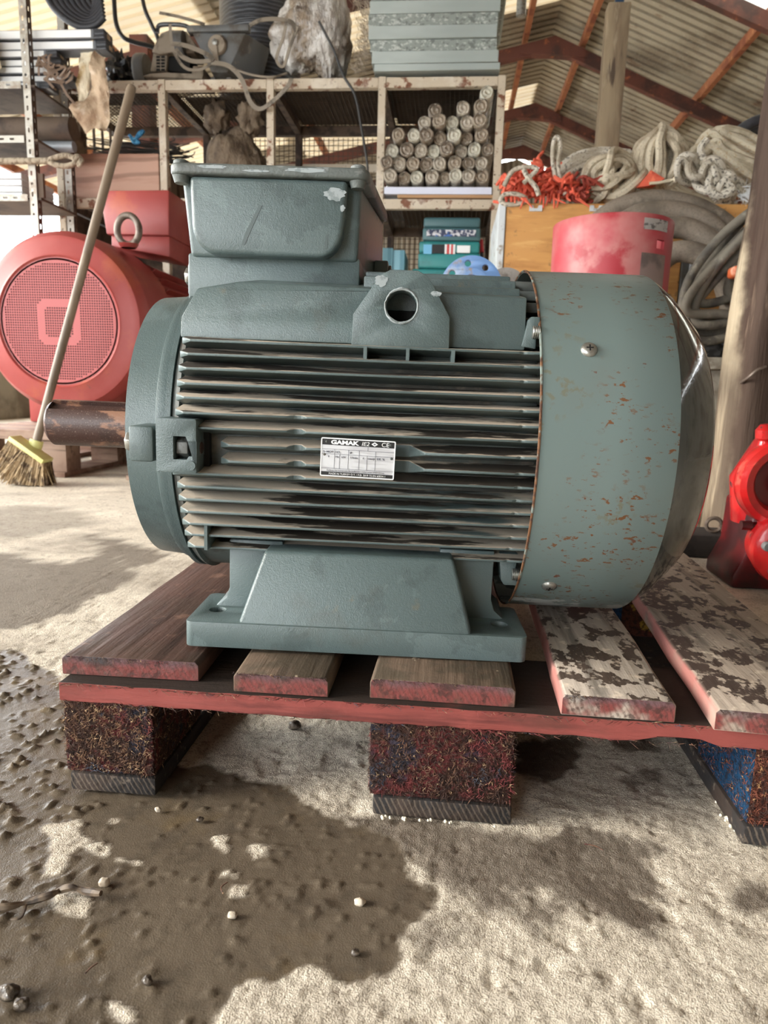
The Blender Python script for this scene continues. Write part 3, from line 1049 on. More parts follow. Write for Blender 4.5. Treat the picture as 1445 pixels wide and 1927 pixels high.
paint_end = [dict(c=(120, 62, 58), n=(14, 4, 0.40, 0.52), ny=(-0.6, -0.9)), dict(c=(84, 88, 94), axis=(2, 0.134, 0.146), jit=(30, 0.016), ny=(-0.6, -0.9), k=0.55), dict(c=(58, 42, 38), n=(90, 4, 0.5, 0.62), ny=(-0.6, -0.9), k=0.7), dict(c=(74, 54, 48), wave=(60, 5, 0.5, 0.9, 'RINGS', 'Y'), ny=(-0.6, -0.9), k=0.35)]
M_wet = wood('wet_brown_board', (84, 62, 54), [dict(c=(74, 60, 52), n=(5, 5, 0.45, 0.62), up=(0.5, 0.9), r=0.45), dict(c=(140, 108, 92), n=(26, 4, 0.58, 0.7), up=(0.5, 0.9), k=0.5)] + paint_end, 'y', 0.55)
M_mudb = wood('muddy_board', (96, 80, 66), [dict(c=(76, 66, 54), n=(12, 5, 0.40, 0.5), up=(0.5, 0.9), r=0.6), dict(c=(196, 178, 154), n=(30, 6, 0.62, 0.66), up=(0.5, 0.9), k=0.8)] + paint_end, 'y')
M_dusty = wood('dusty_board', (174, 162, 149), [dict(c=(168, 112, 104), nx=(-0.5, -0.8), n=(8, 3, 0.3, 0.5)), dict(c=(74, 62, 54), n=(46, 6, 0.525, 0.55), s=(1, 0.6, 1), up=(0.5, 0.9), r=0.55), dict(c=(214, 198, 178), n=(60, 4, 0.56, 0.7), up=(0.5, 0.9), k=0.7)] + paint_end, 'y', 0.9)
M_dark_board = wood('dark_dusty_board', (160, 146, 132), [dict(c=(168, 112, 104), nx=(-0.5, -0.8), n=(8, 3, 0.3, 0.5)), dict(c=(64, 52, 46), n=(40, 6, 0.505, 0.535), s=(1, 0.6, 1), up=(0.5, 0.9), r=0.6), dict(c=(204, 188, 168), n=(60, 4, 0.56, 0.7), up=(0.5, 0.9), k=0.6)] + paint_end, 'y', 0.9)
M_redw = wood('red_painted_board', (138, 70, 64), [dict(c=(178, 132, 120), n=(18, 5, 0.62, 0.70), s=(0.3, 1, 1), k=0.7), dict(c=(84, 52, 44), n=(16, 6, 0.52, 0.66), s=(0.3, 1, 1), k=0.7), dict(c=(46, 37, 32), up=(0.5, 0.9), n=(6, 4, 0.2, 0.4)), dict(c=(84, 96, 112), n=(9, 4, 0.66, 0.72), s=(0.5, 1, 1), k=0.7)], 'x', 0.75)  # upward faces blackened to paint in the shade between deck boards
M_block = material('chipped_block', (66, 46, 39), 0.95, spec=0.15,
                   layers=[dict(c=(98, 42, 44), n=(22, 5, 0.48, 0.6), k=0.7), dict(c=(46, 54, 66), n=(16, 5, 0.55, 0.63), k=0.8), dict(c=(36, 28, 26), n=(160, 4, 0.45, 0.6), k=0.8),
                           dict(c=(116, 88, 66), n=(220, 3, 0.62, 0.68), k=0.6)], bump=[(260, 4, 1.0, 0.006), (90, 3, 0.5, 0.006)])
M_blocky = material('chipped_blue_block', (80, 46, 36), 0.95, spec=0.15,
                    layers=[dict(c=(30, 66, 98), ny=(-0.7, -0.3), n=(9, 4, 0.30, 0.42)), dict(c=(150, 116, 46), n=(20, 5, 0.60, 0.65)), dict(c=(112, 52, 40), n=(14, 5, 0.55, 0.65), k=0.8), dict(c=(34, 28, 28), n=(150, 4, 0.46, 0.6), k=0.7)],
                    bump=[(260, 4, 1.0, 0.006)])
M_botb = wood('dark_runner', (58, 48, 42), [dict(c=(36, 36, 37), n=(20, 4, 0.4, 0.6), k=0.8), dict(c=(104, 92, 80), wave=(60, 3, 0.6, 0.9, 'RINGS', 'Y'), ny=(-0.6, -0.9), k=0.5), dict(c=(120, 108, 96), n=(70, 4, 0.6, 0.7), k=0.5)], 'y', 0.85, 0.8)

pallet = thing('wooden_pallet', 'worn red-painted wooden pallet carrying the grey electric motor', 'pallet', (0, 0, 0))


def board(name, x0, x1, y0, y1, z0, z1, m, rot=0.0, seed=0, label=None):
    """a plank with slightly worn, wandering edges; rot about its front-left corner"""
    r_ = random.Random(seed)
    n = 14
    g = G()
    vs, fs = [], []
    for j in range(n + 1):
        y = y0 + (y1 - y0) * j / n
        e0, e1 = r_.uniform(-1, 1) * 0.0012, r_.uniform(-1, 1) * 0.0012
        cz = r_.uniform(-1, 0.3) * 0.0008
        for (x, z) in ((x0 + e0, z0), (x0 + e0, z1 - 0.004 + cz), (x0 + e0 + 0.004, z1 + cz), (x1 + e1 - 0.004, z1 + cz), (x1 + e1, z1 - 0.004 + cz), (x1 + e1, z0)):
            vs.append((x, y, z))
    for j in range(n):
        for k in range(6):
            l = (k + 1) % 6
            fs.append((j * 6 + k, j * 6 + l, (j + 1) * 6 + l, (j + 1) * 6 + k))
    fs.append(tuple(range(5, -1, -1)))
    fs.append(tuple(n * 6 + k for k in range(6)))
    M = Matrix.Translation((x0, y0, 0)) @ Matrix.Rotation(rot, 4, 'Z') @ Matrix.Translation((-x0, -y0, 0))
    g.add(vs, fs, M)
    return g.build(name, m, pallet, bevel=0.0008, seg=1, label=label)


PT = 0.146
board('deck_board', -0.2945, -0.147, -0.256, 0.93, 0.124, PT, M_wet, R(1.2), 1, 'wet dark brown deck board')
board('deck_board', -0.1045, -0.0065, -0.270, 0.92, 0.124, PT - 0.0005, M_mudb, 0.0, 2, 'muddy narrow deck board')
board('deck_board', 0.0370, 0.1820, -0.264, 0.92, 0.124, PT, M_mudb, R(-0.3), 3, 'muddy wide deck board')
board('deck_board', 0.2265, 0.3345, -0.272, 0.92, 0.124, PT, M_dusty, R(-1.0), 4, 'dusty deck board with dark wet blotches')
board('deck_board', 0.3660, 0.5130, -0.283, 0.92, 0.124, PT, M_dark_board, R(-3.4), 5, 'dusty deck board at the broken corner')


def cross(y0, y1, seed, x0=-0.288, x1=0.520):
    r_ = random.Random(seed)
    n = 40
    g = G()
    vs, fs = [], []
    for i in range(n + 1):
        x = x0 + (x1 - x0) * i / n
        e = r_.uniform(0, 1) * 0.0025
        lo_z = 0.1035 + r_.uniform(-1, 1) * 0.0010
        if y0 < 0 and x > 0.30:
            k = min(1, (x - 0.30) / 0.08)
            lo_z = 0.1035 + 0.008 * math.sin(k * math.pi) + r_.uniform(-1, 1) * 0.001
        for (y, z) in ((y0 + e, 0.1236), (y0 + e * 1.5, 0.118), (y0 + e * 0.5, 0.110), (y0 + e, lo_z), (y1, lo_z), (y1, 0.1236)):
            vs.append((x, y, z))
    for i in range(n):
        for k in range(6):
            l = (k + 1) % 6
            fs.append((i * 6 + k, i * 6 + l, (i + 1) * 6 + l, (i + 1) * 6 + k))
    fs.append(tuple(range(5, -1, -1)))
    fs.append(tuple(n * 6 + k for k in range(6)))
    g.add(vs, fs)
    return g.build('cross_board', M_redw, pallet, bevel=0.0006, seg=1)


cross(-0.2765, -0.135, 1)
cross(0.26, 0.40, 2)
cross(0.78, 0.92, 3)
blocks = []
for j, (ya, yb) in enumerate(((-0.272, -0.130), (0.26, 0.40), (0.78, 0.92))):
    for i, (xa, xb) in enumerate(((-0.288, -0.190), (0.0385, 0.1840), (0.4120, 0.5150))):
        g = G().box(xa, xb, ya, yb, 0.021, 0.1042)
        o = g.build('block', M_blocky if i == 2 else M_block, pallet, bevel=0.004, seg=2)
        blocks.append((xa, xb, ya, yb))
for (xa, xb) in ((-0.2835, -0.1885), (0.0430, 0.1845), (0.410, 0.514)):
    g = G().box(xa, xb, -0.2735, 0.925, 0.0, 0.0208)
    g.build('runner_board', M_botb, pallet, bevel=0.003, seg=2)
# loose wood fibres on the front blocks
M_fib1 = material('tan_wood_fibre', (122, 92, 70), 0.9, layers=[dict(c=(62, 44, 36), n=(120, 3, 0.44, 0.54)), dict(c=(104, 50, 46), n=(26, 3, 0.56, 0.62)), dict(c=(62, 70, 84), n=(21, 3, 0.60, 0.65)), dict(c=(178, 150, 116), n=(160, 2, 0.59, 0.65))])
M_fib3 = material('rust_wood_fibre', (112, 62, 44), 0.9, layers=[dict(c=(56, 38, 32), n=(120, 3, 0.44, 0.54)), dict(c=(48, 60, 84), n=(21, 3, 0.56, 0.62)), dict(c=(160, 124, 84), n=(160, 2, 0.60, 0.66))])
M_fib = material('wood_fibre', (96, 68, 52), 0.9, layers=[dict(c=(56, 38, 32), n=(120, 3, 0.42, 0.52)), dict(c=(104, 44, 44), n=(26, 3, 0.53, 0.6)), dict(c=(52, 58, 70), n=(21, 3, 0.58, 0.64)), dict(c=(150, 124, 94), n=(160, 2, 0.61, 0.67))])
r_ = random.Random(5)
for bi, (xa, xb, ya, yb) in enumerate(blocks[:3]):
    vs, fs = [], []

    def sliver(p, d, nrm, ln, w):
        s = d.cross(nrm).normalized() * w
        b0 = len(vs)
        e = p + d * ln + nrm * ln * r_.uniform(0.1, 0.55)
        vs.extend([tuple(p - s), tuple(p + s), tuple(e + nrm * w * 0.6), tuple(p + nrm * w)])
        fs.extend([(b0, b0 + 1, b0 + 2), (b0 + 1, b0 + 3, b0 + 2), (b0 + 3, b0, b0 + 2)])
    for k in range(2600):
        face = r_.random()
        a = r_.uniform(0, 2 * math.pi)
        if face < 0.62:
            p = Vector((r_.uniform(xa, xb), ya - 0.0003, r_.uniform(0.024, 0.104)))
            nrm = Vector((0, -1, 0))
            d = Vector((math.cos(a), 0, math.sin(a)))
        elif face < 0.85:
            p = Vector((xb + 0.0002 if bi < 2 else xa - 0.0002, r_.uniform(ya, yb), r_.uniform(0.024, 0.103)))
            nrm = Vector((1 if bi < 2 else -1, 0, 0))
            d = Vector((0, math.cos(a), math.sin(a)))
        else:
            p = Vector((xa - 0.0002 if bi < 2 else xb + 0.0002, r_.uniform(ya, yb), r_.uniform(0.024, 0.103)))
            nrm = Vector((-1 if bi < 2 else 1, 0, 0))
            d = Vector((0, math.cos(a), math.sin(a)))
        sliver(p, d, nrm, r_.uniform(0.002, 0.0075), r_.uniform(0.00025, 0.0007))
    G().add(vs, fs).build('wood_fibres', (M_fib1, M_fib, M_fib3)[bi], pallet, smooth=False, kind='stuff')
# frayed splinters along the front edges of the deck
vs, fs = [], []
r_ = random.Random(9)
for k in range(900):
    xa, xb, yf = r_.choice(((-0.29, -0.148, -0.256), (-0.104, -0.007, -0.270), (0.037, 0.182, -0.264), (0.227, 0.334, -0.272), (0.37, 0.51, -0.283)))
    p = Vector((r_.uniform(xa, xb), yf - 0.0002, 0.1455 - abs(r_.gauss(0, 0.002))))
    a = r_.uniform(0, math.pi)
    d = Vector((math.cos(a) * 0.6, -0.4, math.sin(a) - 0.7)).normalized()
    sl = r_.uniform(0.0015, 0.005)
    s = Vector((0.0004, 0, 0.0002))
    b0 = len(vs)
    vs.extend([tuple(p - s), tuple(p + s), tuple(p + d * sl)])
    fs.append((b0, b0 + 1, b0 + 2))
for k in range(500):
    x = r_.uniform(-0.287, 0.515)
    p = Vector((x, -0.2768, r_.choice((0.104, 0.123)) + r_.gauss(0, 0.0006)))
    d = Vector((r_.uniform(-1, 1), -0.25, r_.uniform(-0.5, 0.3))).normalized()
    b0 = len(vs)
    s = Vector((0.0001, 0, 0.00045))
    vs.extend([tuple(p - s), tuple(p + s), tuple(p + d * r_.uniform(0.003, 0.012))])
    fs.append((b0, b0 + 1, b0 + 2))
G().add(vs, fs).build('splinters', M_fib, pallet, smooth=False, kind='stuff')

# ------------------------------------------------------------------ shed shell
M_tin = material('weathered_corrugated_sheet', (168, 158, 138), 0.65, metal=0.15, layers=[dict(c=(120, 106, 88), n=(1.6, 6, 0.45, 0.65), k=0.8), dict(c=(104, 74, 52), n=(5, 6, 0.6, 0.72), k=0.7), dict(c=(190, 184, 168), n=(60, 3, 0.55, 0.7), k=0.4)], bump=[(90, 3, 0.3, 0.003)])
M_redsteel = material('red_oxide_steel', (98, 54, 42), 0.6, layers=[dict(c=(68, 40, 33), n=(4, 5, 0.45, 0.6)), dict(c=(176, 104, 62), n=(14, 5, 0.58, 0.7), k=0.7)], bump=[(60, 3, 0.2, 0.002)])
M_orangesteel = material('orange_rust_purlin', (150, 92, 58), 0.65, layers=[dict(c=(120, 64, 40), n=(6, 5, 0.48, 0.62)), dict(c=(206, 150, 100), n=(20, 4, 0.58, 0.7), k=0.6)])


def translucent_mat(name, col, amt):
    m = bpy.data.materials.new(name)
    m.use_nodes = True
    t = m.node_tree
    b = t.nodes['Principled BSDF']
    b.inputs['Base Color'].default_value = lin(col) + (1,)
    b.inputs['Roughness'].default_value = 0.6
    tr = t.nodes.new('ShaderNodeBsdfTranslucent')
    n = t.nodes.new('ShaderNodeTexNoise')
    n.inputs['Scale'].default_value = 2.2
    n.inputs['Detail'].default_value = 6
    rp = t.nodes.new('ShaderNodeMix')
    rp.data_type = 'RGBA'
    rp.inputs[6].default_value = lin(col) + (1,)
    rp.inputs[7].default_value = lin(tuple(v * 0.75 for v in col)) + (1,)
    t.links.new(n.outputs['Fac'], rp.inputs['Factor'])
    t.links.new(rp.outputs[2], tr.inputs['Color'])
    mx = t.nodes.new('ShaderNodeMixShader')
    mx.inputs[0].default_value = amt
    t.links.new(b.outputs[0], mx.inputs[1])
    t.links.new(tr.outputs[0], mx.inputs[2])
    t.links.new(mx.outputs[0], t.nodes['Material Output'].inputs['Surface'])
    return m


M_fibre = translucent_mat('yellowed_translucent_sheet', (208, 194, 168), 0.20)
M_fibre2 = translucent_mat('white_translucent_sheet', (240, 238, 226), 0.5)
RX, RZ, SR, SL = 0.87, 3.60, 0.43, 0.22
XR, XL = 4.6, -4.4


def roofz(x):
    return RZ - (SR * (x - RX) if x > RX else SL * (RX - x))


ceil_ = bpy.data.objects.new('ceiling', None)
COL.objects.link(ceil_)
ceil_['kind'] = 'structure'
ceil_['label'] = 'gabled corrugated roof on red steel rafters'
Y0R, Y1R, PW = -5.6, 9.6, 0.8  # roof carried on behind the camera to cut front sky light
k = 0
y = Y0R
while y < Y1R - 0.01:
    for side in (0, 1):
        xa, xb = (RX - 0.02, XR) if side else (XL, RX + 0.02)
        halves = ((xa, (xa + xb) / 2 + 0.05), ((xa + xb) / 2 - 0.05, xb))
        for h, (x0, x1) in enumerate(halves):
            m = M_tin
            if side == 0 and h == 0 and k in (11, 12, 14, 15, 17):
                m = M_fibre
            if side == 0 and h == 1 and k in (11, 13, 16):
                m = M_fibre
            if side == 1 and k in (12,):
                m = M_fibre2
            vs, fs = [], []
            nn = 0
            for b_ in range(8):
                for (f_, w) in ((0.0, 0.0), (0.062, 0.0), (0.067, 0.042), (0.095, 0.042)):
                    yy = y + b_ * 0.1 + f_ + 0.002
                    for x in (x0, x1):
                        vs.append((x, yy, roofz(x) + w + 0.012 * ((h if side == 0 else 1 - h))))
                    nn += 1
            yy = y + 0.802
            for x in (x0, x1):
                vs.append((x, yy, roofz(x) + 0.012 * ((h if side == 0 else 1 - h))))
            for i in range(nn):
                fs.append((2 * i, 2 * i + 1, 2 * i + 3, 2 * i + 2))
            G().add(vs, fs).build('roof_sheet', m, ceil_, smooth=False)
    y += PW
    k += 1
T1, T2, T3 = 5.95, 7.42, 8.75
for yt in (-5.0, -3.6, -2.2, -0.6, 1.4, 3.0, 4.48, T1, T2, T3):
    dz = 0.13
    g = G()
    g.bar((RX, yt, RZ - dz - 0.05), (XR, yt, roofz(XR) - dz - 0.05), 0.06, 0.10)
    g.build('rafter', M_redsteel, ceil_)
    G().bar((RX, yt, RZ - dz - 0.05), (XL, yt, roofz(XL) - dz - 0.05), 0.06, 0.10).build('rafter', M_redsteel, ceil_)
    G().prism([(RX - 0.30, RZ - 0.27), (RX - 0.28, RZ - 0.20), (RX, RZ - 0.13), (RX + 0.26, RZ - 0.24), (RX + 0.28, RZ - 0.31), (RX, RZ - 0.28)], yt - 0.045, yt + 0.045).build('gusset_plate', M_redsteel, ceil_)
for xp in (1.12, 2.15, 3.2, 4.3, 0.62, -0.4, -1.45, -2.5, -3.5, -4.25):
    z = roofz(xp) - 0.062
    G().box(xp - 0.022, xp + 0.022, Y0R, Y1R, z - 0.03, z + 0.045).build('purlin', M_orangesteel, ceil_)


def corr_wall(name, p0, p1, z0, z1, label, m):
    p0, p1 = Vector(p0), Vector(p1)
    L_ = (p1 - p0).length
    d = (p1 - p0) / L_
    nrm = Vector((-d.y, d.x, 0))
    n = int(L_ / 0.0762 * 6)
    vs, fs = [], []
    for i in range(n + 1):
        s = L_ * i / n
        p = p0 + d * s + nrm * 0.01 * math.sin(2 * math.pi * s / 0.0762)
        zt = z1(p) if callable(z1) else z1
        vs += [(p.x, p.y, z0), (p.x, p.y, zt)]
    for i in range(n):
        fs.append((2 * i, 2 * i + 2, 2 * i + 3, 2 * i + 1))
    o = G().add(vs, fs).build(name, m, ang=80, keep=True)
    o['kind'] = 'structure'
    o['label'] = label
    return o


M_wallin = material('grey_wall_sheet', (138, 128, 112), 0.7, layers=[dict(c=(96, 82, 66), n=(2, 5, 0.45, 0.65))])
corr_wall('wall_back', (XL, 9.55, 0), (XR, 9.55, 0), 0.0, lambda p: roofz(p.x) - 0.05, 'corrugated end wall of the shed', M_wallin)
corr_wall('wall_right', (XR - 0.05, 9.5, 0), (XR - 0.05, -5.6, 0), 0.0, roofz(XR) - 0.05, 'corrugated right wall of the shed', M_wallin)
o = G().box(XL - 0.08, XL + 0.08, -1.0, 9.5, 0, 0.62).build('wall_left', M_wallin, keep=True)
o['kind'] = 'structure'
o['label'] = 'low wall along the open left side'
for i, yy in enumerate((-3.0, 1.2, 4.6, 9.4)):
    o = G().box(XL - 0.06, XL + 0.06, yy - 0.06, yy + 0.06, 0, roofz(XL) - 0.06).build('trim_%d' % (i + 1), M_redsteel)
    o['kind'] = 'structure'
    o['label'] = 'steel post on the open left side'
corr_wall('wall_front_blocker', (XR, -5.5, 0), (-1.2, -5.5, 0), 0.0, lambda p: roofz(p.x) - 0.05, 'corrugated wall added behind the camera to cut front light, open on its left half', M_wallin)  # unseen wall, added to hold back light from the front
# brown column that carries the roof behind the rack
cc = at(266, 60, Y=4.35)
o = G().box(cc.x - 0.065, cc.x + 0.065, 4.29, 4.42, 0, roofz(cc.x) - 0.12).build('trim_5', M_redsteel)
o['kind'] = 'structure'
o['label'] = 'dark brown steel column behind the storage rack'

# ------------------------------------------------------------------ storage rack
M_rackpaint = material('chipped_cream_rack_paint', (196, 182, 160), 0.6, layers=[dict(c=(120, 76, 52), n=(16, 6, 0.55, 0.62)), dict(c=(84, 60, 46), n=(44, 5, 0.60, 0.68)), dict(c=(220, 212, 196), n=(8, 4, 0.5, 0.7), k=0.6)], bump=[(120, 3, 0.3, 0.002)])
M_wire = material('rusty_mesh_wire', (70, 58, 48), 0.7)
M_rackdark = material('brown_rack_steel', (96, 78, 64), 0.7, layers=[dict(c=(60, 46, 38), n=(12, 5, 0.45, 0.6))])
RY, RD = 3.20, 0.72
PX = [at(p, 160, Y=RY).x for p in (108, 306, 510, 720, 944)]
rack = thing('storage_rack', 'long rusty cream steel storage rack with mesh shelves behind the motors', 'rack', ((PX[0] + PX[-1]) / 2, RY + RD / 2, 0))
ZT, ZM, ZL = 2.045, 1.428, 0.86
for x in PX:
    for yy in (RY, RY + RD):
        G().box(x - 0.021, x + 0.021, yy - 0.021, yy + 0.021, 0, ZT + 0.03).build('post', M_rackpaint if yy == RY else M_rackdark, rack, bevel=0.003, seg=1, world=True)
for z in (ZT, ZM, ZL):
    for i in range(4):
        xa, xb = PX[i] + 0.021, PX[i + 1] - 0.021
        if z == ZL and i < 2:
            continue
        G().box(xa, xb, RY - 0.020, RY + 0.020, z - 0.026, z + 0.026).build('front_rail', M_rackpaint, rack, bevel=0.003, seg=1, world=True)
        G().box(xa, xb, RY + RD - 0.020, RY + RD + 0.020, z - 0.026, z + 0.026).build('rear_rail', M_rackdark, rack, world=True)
    for x in PX:
        G().box(x - 0.018, x + 0.018, RY + 0.021, RY + RD - 0.021, z - 0.024, z + 0.024).build('side_rail', M_rackdark, rack, world=True)
    for i in range(4):
        if z == ZL and i < 2:
            continue
        xa, xb = PX[i], PX[i + 1]
        g = G()
        s = 0.026
        for a in np.arange(xa + s, xb - s / 2, s):
            g.bar((a, RY, z + 0.026), (a, RY + RD, z + 0.026), 0.004, 0.004)
        for b in np.arange(RY + s, RY + RD, s):
            g.bar((xa, b, z + 0.029), (xb, b, z + 0.029), 0.004, 0.004)
        g.build('wire_mesh_shelf', M_wire, rack, smooth=False, kind='stuff', world=True)
# brown boards laid under the load on the top shelf
M_brownply = material('dirty_brown_ply', (96, 80, 66), 0.8, layers=[dict(c=(62, 50, 42), n=(6, 5, 0.45, 0.65))])
for i in range(4):
    xa, xb = PX[i] + 0.03, PX[i + 1] - 0.03
    if i == 0:
        G().box(xa, xa + 0.42, RY + 0.10, RY + 0.34, ZT + 0.032, ZT + 0.044).build('shelf_board', M_brownply, rack, world=True)
    elif i == 1:
        G().box(xa, xb, RY + 0.26, RY + RD - 0.12, ZT + 0.032, ZT + 0.044).build('shelf_board', M_brownply, rack, world=True)
    else:
        G().box(xa, xb, RY + 0.03, RY + RD - 0.03, ZT + 0.032, ZT + 0.044).build('shelf_board', M_brownply, rack, world=True)
for i in (1, 2, 3):
    g = G()
    for a in np.arange(PX[i], PX[i + 1], 0.032):
        g.bar((a, RY + RD + 0.024, 0.85), (a, RY + RD + 0.024, ZT - 0.03), 0.004, 0.004, (0, 1, 0))
    for b in np.arange(0.85, ZT - 0.03, 0.032):
        g.bar((PX[i], RY + RD + 0.028, b), (PX[i + 1], RY + RD + 0.028, b), 0.004, 0.004)
    g.build('back_mesh', M_wire, rack, smooth=False, kind='stuff', world=True)
G().box(PX[0] - 0.010, PX[0] + 0.004, RY + 0.025, RY + RD - 0.025, 0.25, ZM - 0.03).build('side_panel', M_brownply, rack, world=True)
G().box(PX[0] + 0.03, PX[2], RY + RD - 0.016, RY + RD - 0.004, 0.25, ZM - 0.03).build('back_panel', M_brownply, rack, world=True)
G().box(PX[1], PX[4], RY + RD + 0.0, RY + RD + 0.02, 1.80, 1.85).build('back_rail', M_rackpaint, rack, world=True)
g = G()
for i in range(5):
    g.bar((PX[0] + 0.03, RY + 0.12 + i * 0.11, ZM + 0.05), (PX[0] + 0.03, RY + 0.12 + i * 0.11, ZT - 0.03), 0.012, 0.012, (0, 1, 0))
g.build('side_bars', M_rackdark, rack, world=True, kind='stuff')
SZ = ZT + 0.046          # resting height on the top shelf

# galvanised channels stacked on the right end of the top shelf
M_galv = material('galvanised_sheet', (186, 196, 192), 0.42, metal=0.25, layers=[dict(c=(160, 170, 166), n=(3, 4, 0.4, 0.6), s=(0.3, 1, 1), k=0.7)])
M_galvs = material('galvanised_speckled', (150, 158, 152), 0.45, metal=0.25, layers=[dict(c=(204, 210, 204), n=(70, 3, 0.54, 0.6), s=(0.6, 1, 1), k=0.8), dict(c=(92, 98, 94), n=(50, 3, 0.55, 0.62), k=0.6)])
nth = ['lowest', 'second lowest', 'third from the bottom', 'fourth from the bottom', 'fifth from the bottom', 'sixth from the bottom', 'seventh from the bottom', 'topmost in view']
hts = (0.036, 0.060, 0.058, 0.064, 0.060, 0.062, 0.064, 0.070)
z = SZ
for i in range(8):
    pxl = (705, 700, 696, 693, 692, 694, 696, 698)[i]
    pxr = (942, 938, 934, 933, 934, 937, 944, 950)[i]
    xa, xb = at(pxl, 100, Y=3.16).x, at(pxr, 100, Y=3.16).x
    h = hts[i]
    light = i in (0, 1, 3, 5, 7)
    ya = 3.15 + rnd.uniform(0, 0.02)
    g = G()
    # channel: web, two flanges with returned lips
    t = 0.004
    g.prism([(ya, z + 0.0005), (ya + 0.66, z + 0.0005), (ya + 0.66, z + h - 0.001), (ya + 0.655, z + h - 0.001), (ya + 0.655, z + 0.006), (ya + t, z + 0.006), (ya + t, z + h - 0.006), (ya + 0.05, z + h - 0.006), (ya + 0.05, z + h - 0.001), (ya, z + h - 0.001)], xa, xb, 'x')
    o = g.build('metal_channel', M_galv if light else M_galvs, bevel=0.0016, seg=1)
    tag(o, ('plain' if light else 'speckled') + ' galvanised metal channel on the rack top, ' + nth[i] + ' of its stack', 'channel', 'galvanised channels stacked on the rack')
    z += h

# stuffed plastic sack
M_sack = material('dirty_clear_plastic', (204, 200, 194), 0.28, spec=0.6, coat=0.4, layers=[dict(c=(150, 134, 116), n=(7, 6, 0.45, 0.6), s=(1, 1, 0.4)), dict(c=(96, 82, 70), n=(11, 5, 0.58, 0.68)), dict(c=(238, 236, 230), n=(16, 4, 0.60, 0.68), s=(1, 1, 0.3))], bump=[(18, 5, 0.9, 0.05, (1.3, 1, 0.5)), (50, 3, 0.5, 0.02)])


def blob(c, rx, ry, rz, seed, amp=0.12, freq=4.0, n=28, flat=None):
    from mathutils import noise as mn
    g = G().ball((0, 0, 0), 1.0, n)
    out = []
    for p in g.v:
        p = Vector(p)
        d = mn.fractal(p * freq * 0.35 + Vector((seed * 7.7, seed * 3.3, seed)), 0.9, 2.1, 4) * amp * 1.6
        r_ = abs(mn.noise(Vector((p.x * freq, p.y * freq, p.z * freq * 0.4)) + Vector((seed, 0, seed)))) * amp
        q = p * (1 + d - r_)
        q = Vector((q.x * rx, q.y * ry, q.z * rz)) + Vector(c)
        if flat is not None:
            q.z = max(q.z, flat + 0.001)
        out.append(tuple(q))
    g.v = out
    return g


c0 = at(590, 92, Y=3.42)
sack = thing('plastic_sack', 'bulging dirty clear plastic sack slumped beside the galvanised channels', 'sack', (c0.x, c0.y, SZ))
cs = at(585, 80, Y=3.40)
blob((cs.x + 0.01, 3.33, cs.z), 0.225, 0.16, 0.20, 3, 0.16, flat=SZ).build('sack_body', M_sack, sack, world=True, ang=60)
cs = at(645, 62, Y=3.36)
blob((cs.x - 0.062, 3.33, SZ + 0.28), 0.108, 0.16, 0.28, 8, 0.14, flat=SZ).build('sack_end', M_sack, sack, world=True, ang=60)
vs, fs = [], []
r_ = random.Random(3)
for k in range(520):
    q = r_.random()
    e = at(672 + r_.gauss(0, 8) + 14 * math.sin(q * 3), 130 - q * 150, Y=3.24 + r_.uniform(0, 0.14))
    d = Vector((r_.uniform(-0.2, 1), r_.uniform(-0.8, 0.2), r_.uniform(-1, 0.3))).normalized() * r_.uniform(0.03, 0.08)
    s = Vector((0.002, 0, 0.001))
    b0 = len(vs)
    vs += [tuple(e - s), tuple(e + s), tuple(e + d)]
    fs.append((b0, b0 + 1, b0 + 2))
G().add(vs, fs).build('frayed_fringe', material('frayed_plastic', (170, 156, 138), 0.6), sack, smooth=False, kind='stuff', world=True)

# drum of black strapping behind the hopper
M_blackplastic = material('black_strapping', (46, 48, 52), 0.30, spec=0.6, layers=[dict(c=(92, 96, 102), wave=(14, 3, 0.5, 0.9, 'BANDS', 'Z'), k=0.6)], bump=[(40, 3, 0.5, 0.01, (0.05, 0.05, 1))])
c1 = at(490, 20, Y=3.73)
dr = thing('strapping_drum', 'wide drum of shiny black strapping coil behind the grey hopper', 'drum', (c1.x, 3.73, SZ))
g = G()
pr = [(SZ + 0.03, 0.10)]
for i in range(62):
    zz = SZ + 0.03 + i * 0.012
    pr += [(zz, 0.2435), (zz + 0.006, 0.246), (zz + 0.0115, 0.2435)]
pr += [(SZ + 0.775, 0.10)]
g.lathe(pr, 48, (c1.x, 3.73, 0), 'z')
g.build('strap_winding', M_blackplastic, dr, world=True, ang=60)
G().lathe([(SZ, 0.25), (SZ + 0.028, 0.25)], 48, (c1.x, 3.73, 0), 'z').build('drum_flange', M_rackdark, dr, world=True)

# grey hopper with a round cam
M_hop = material('grey_hopper_steel', (104, 106, 106), 0.5, layers=[dict(c=(84, 78, 70), n=(8, 5, 0.45, 0.65)), dict(c=(140, 132, 118), n=(18, 5, 0.6, 0.7), k=0.6)])
M_dusty_beige = material('dusty_beige_plastic', (150, 138, 122), 0.75, layers=[dict(c=(110, 98, 84), n=(9, 5, 0.48, 0.62))])
hy = 3.26
hop = thing('hopper', 'tapered dark grey steel hopper with a round cam on its front', 'hopper', (at(410, 140, Y=hy).x, hy + 0.16, SZ))


def hp(px, py, y=hy):
    return tuple(at(px, py, Y=y))


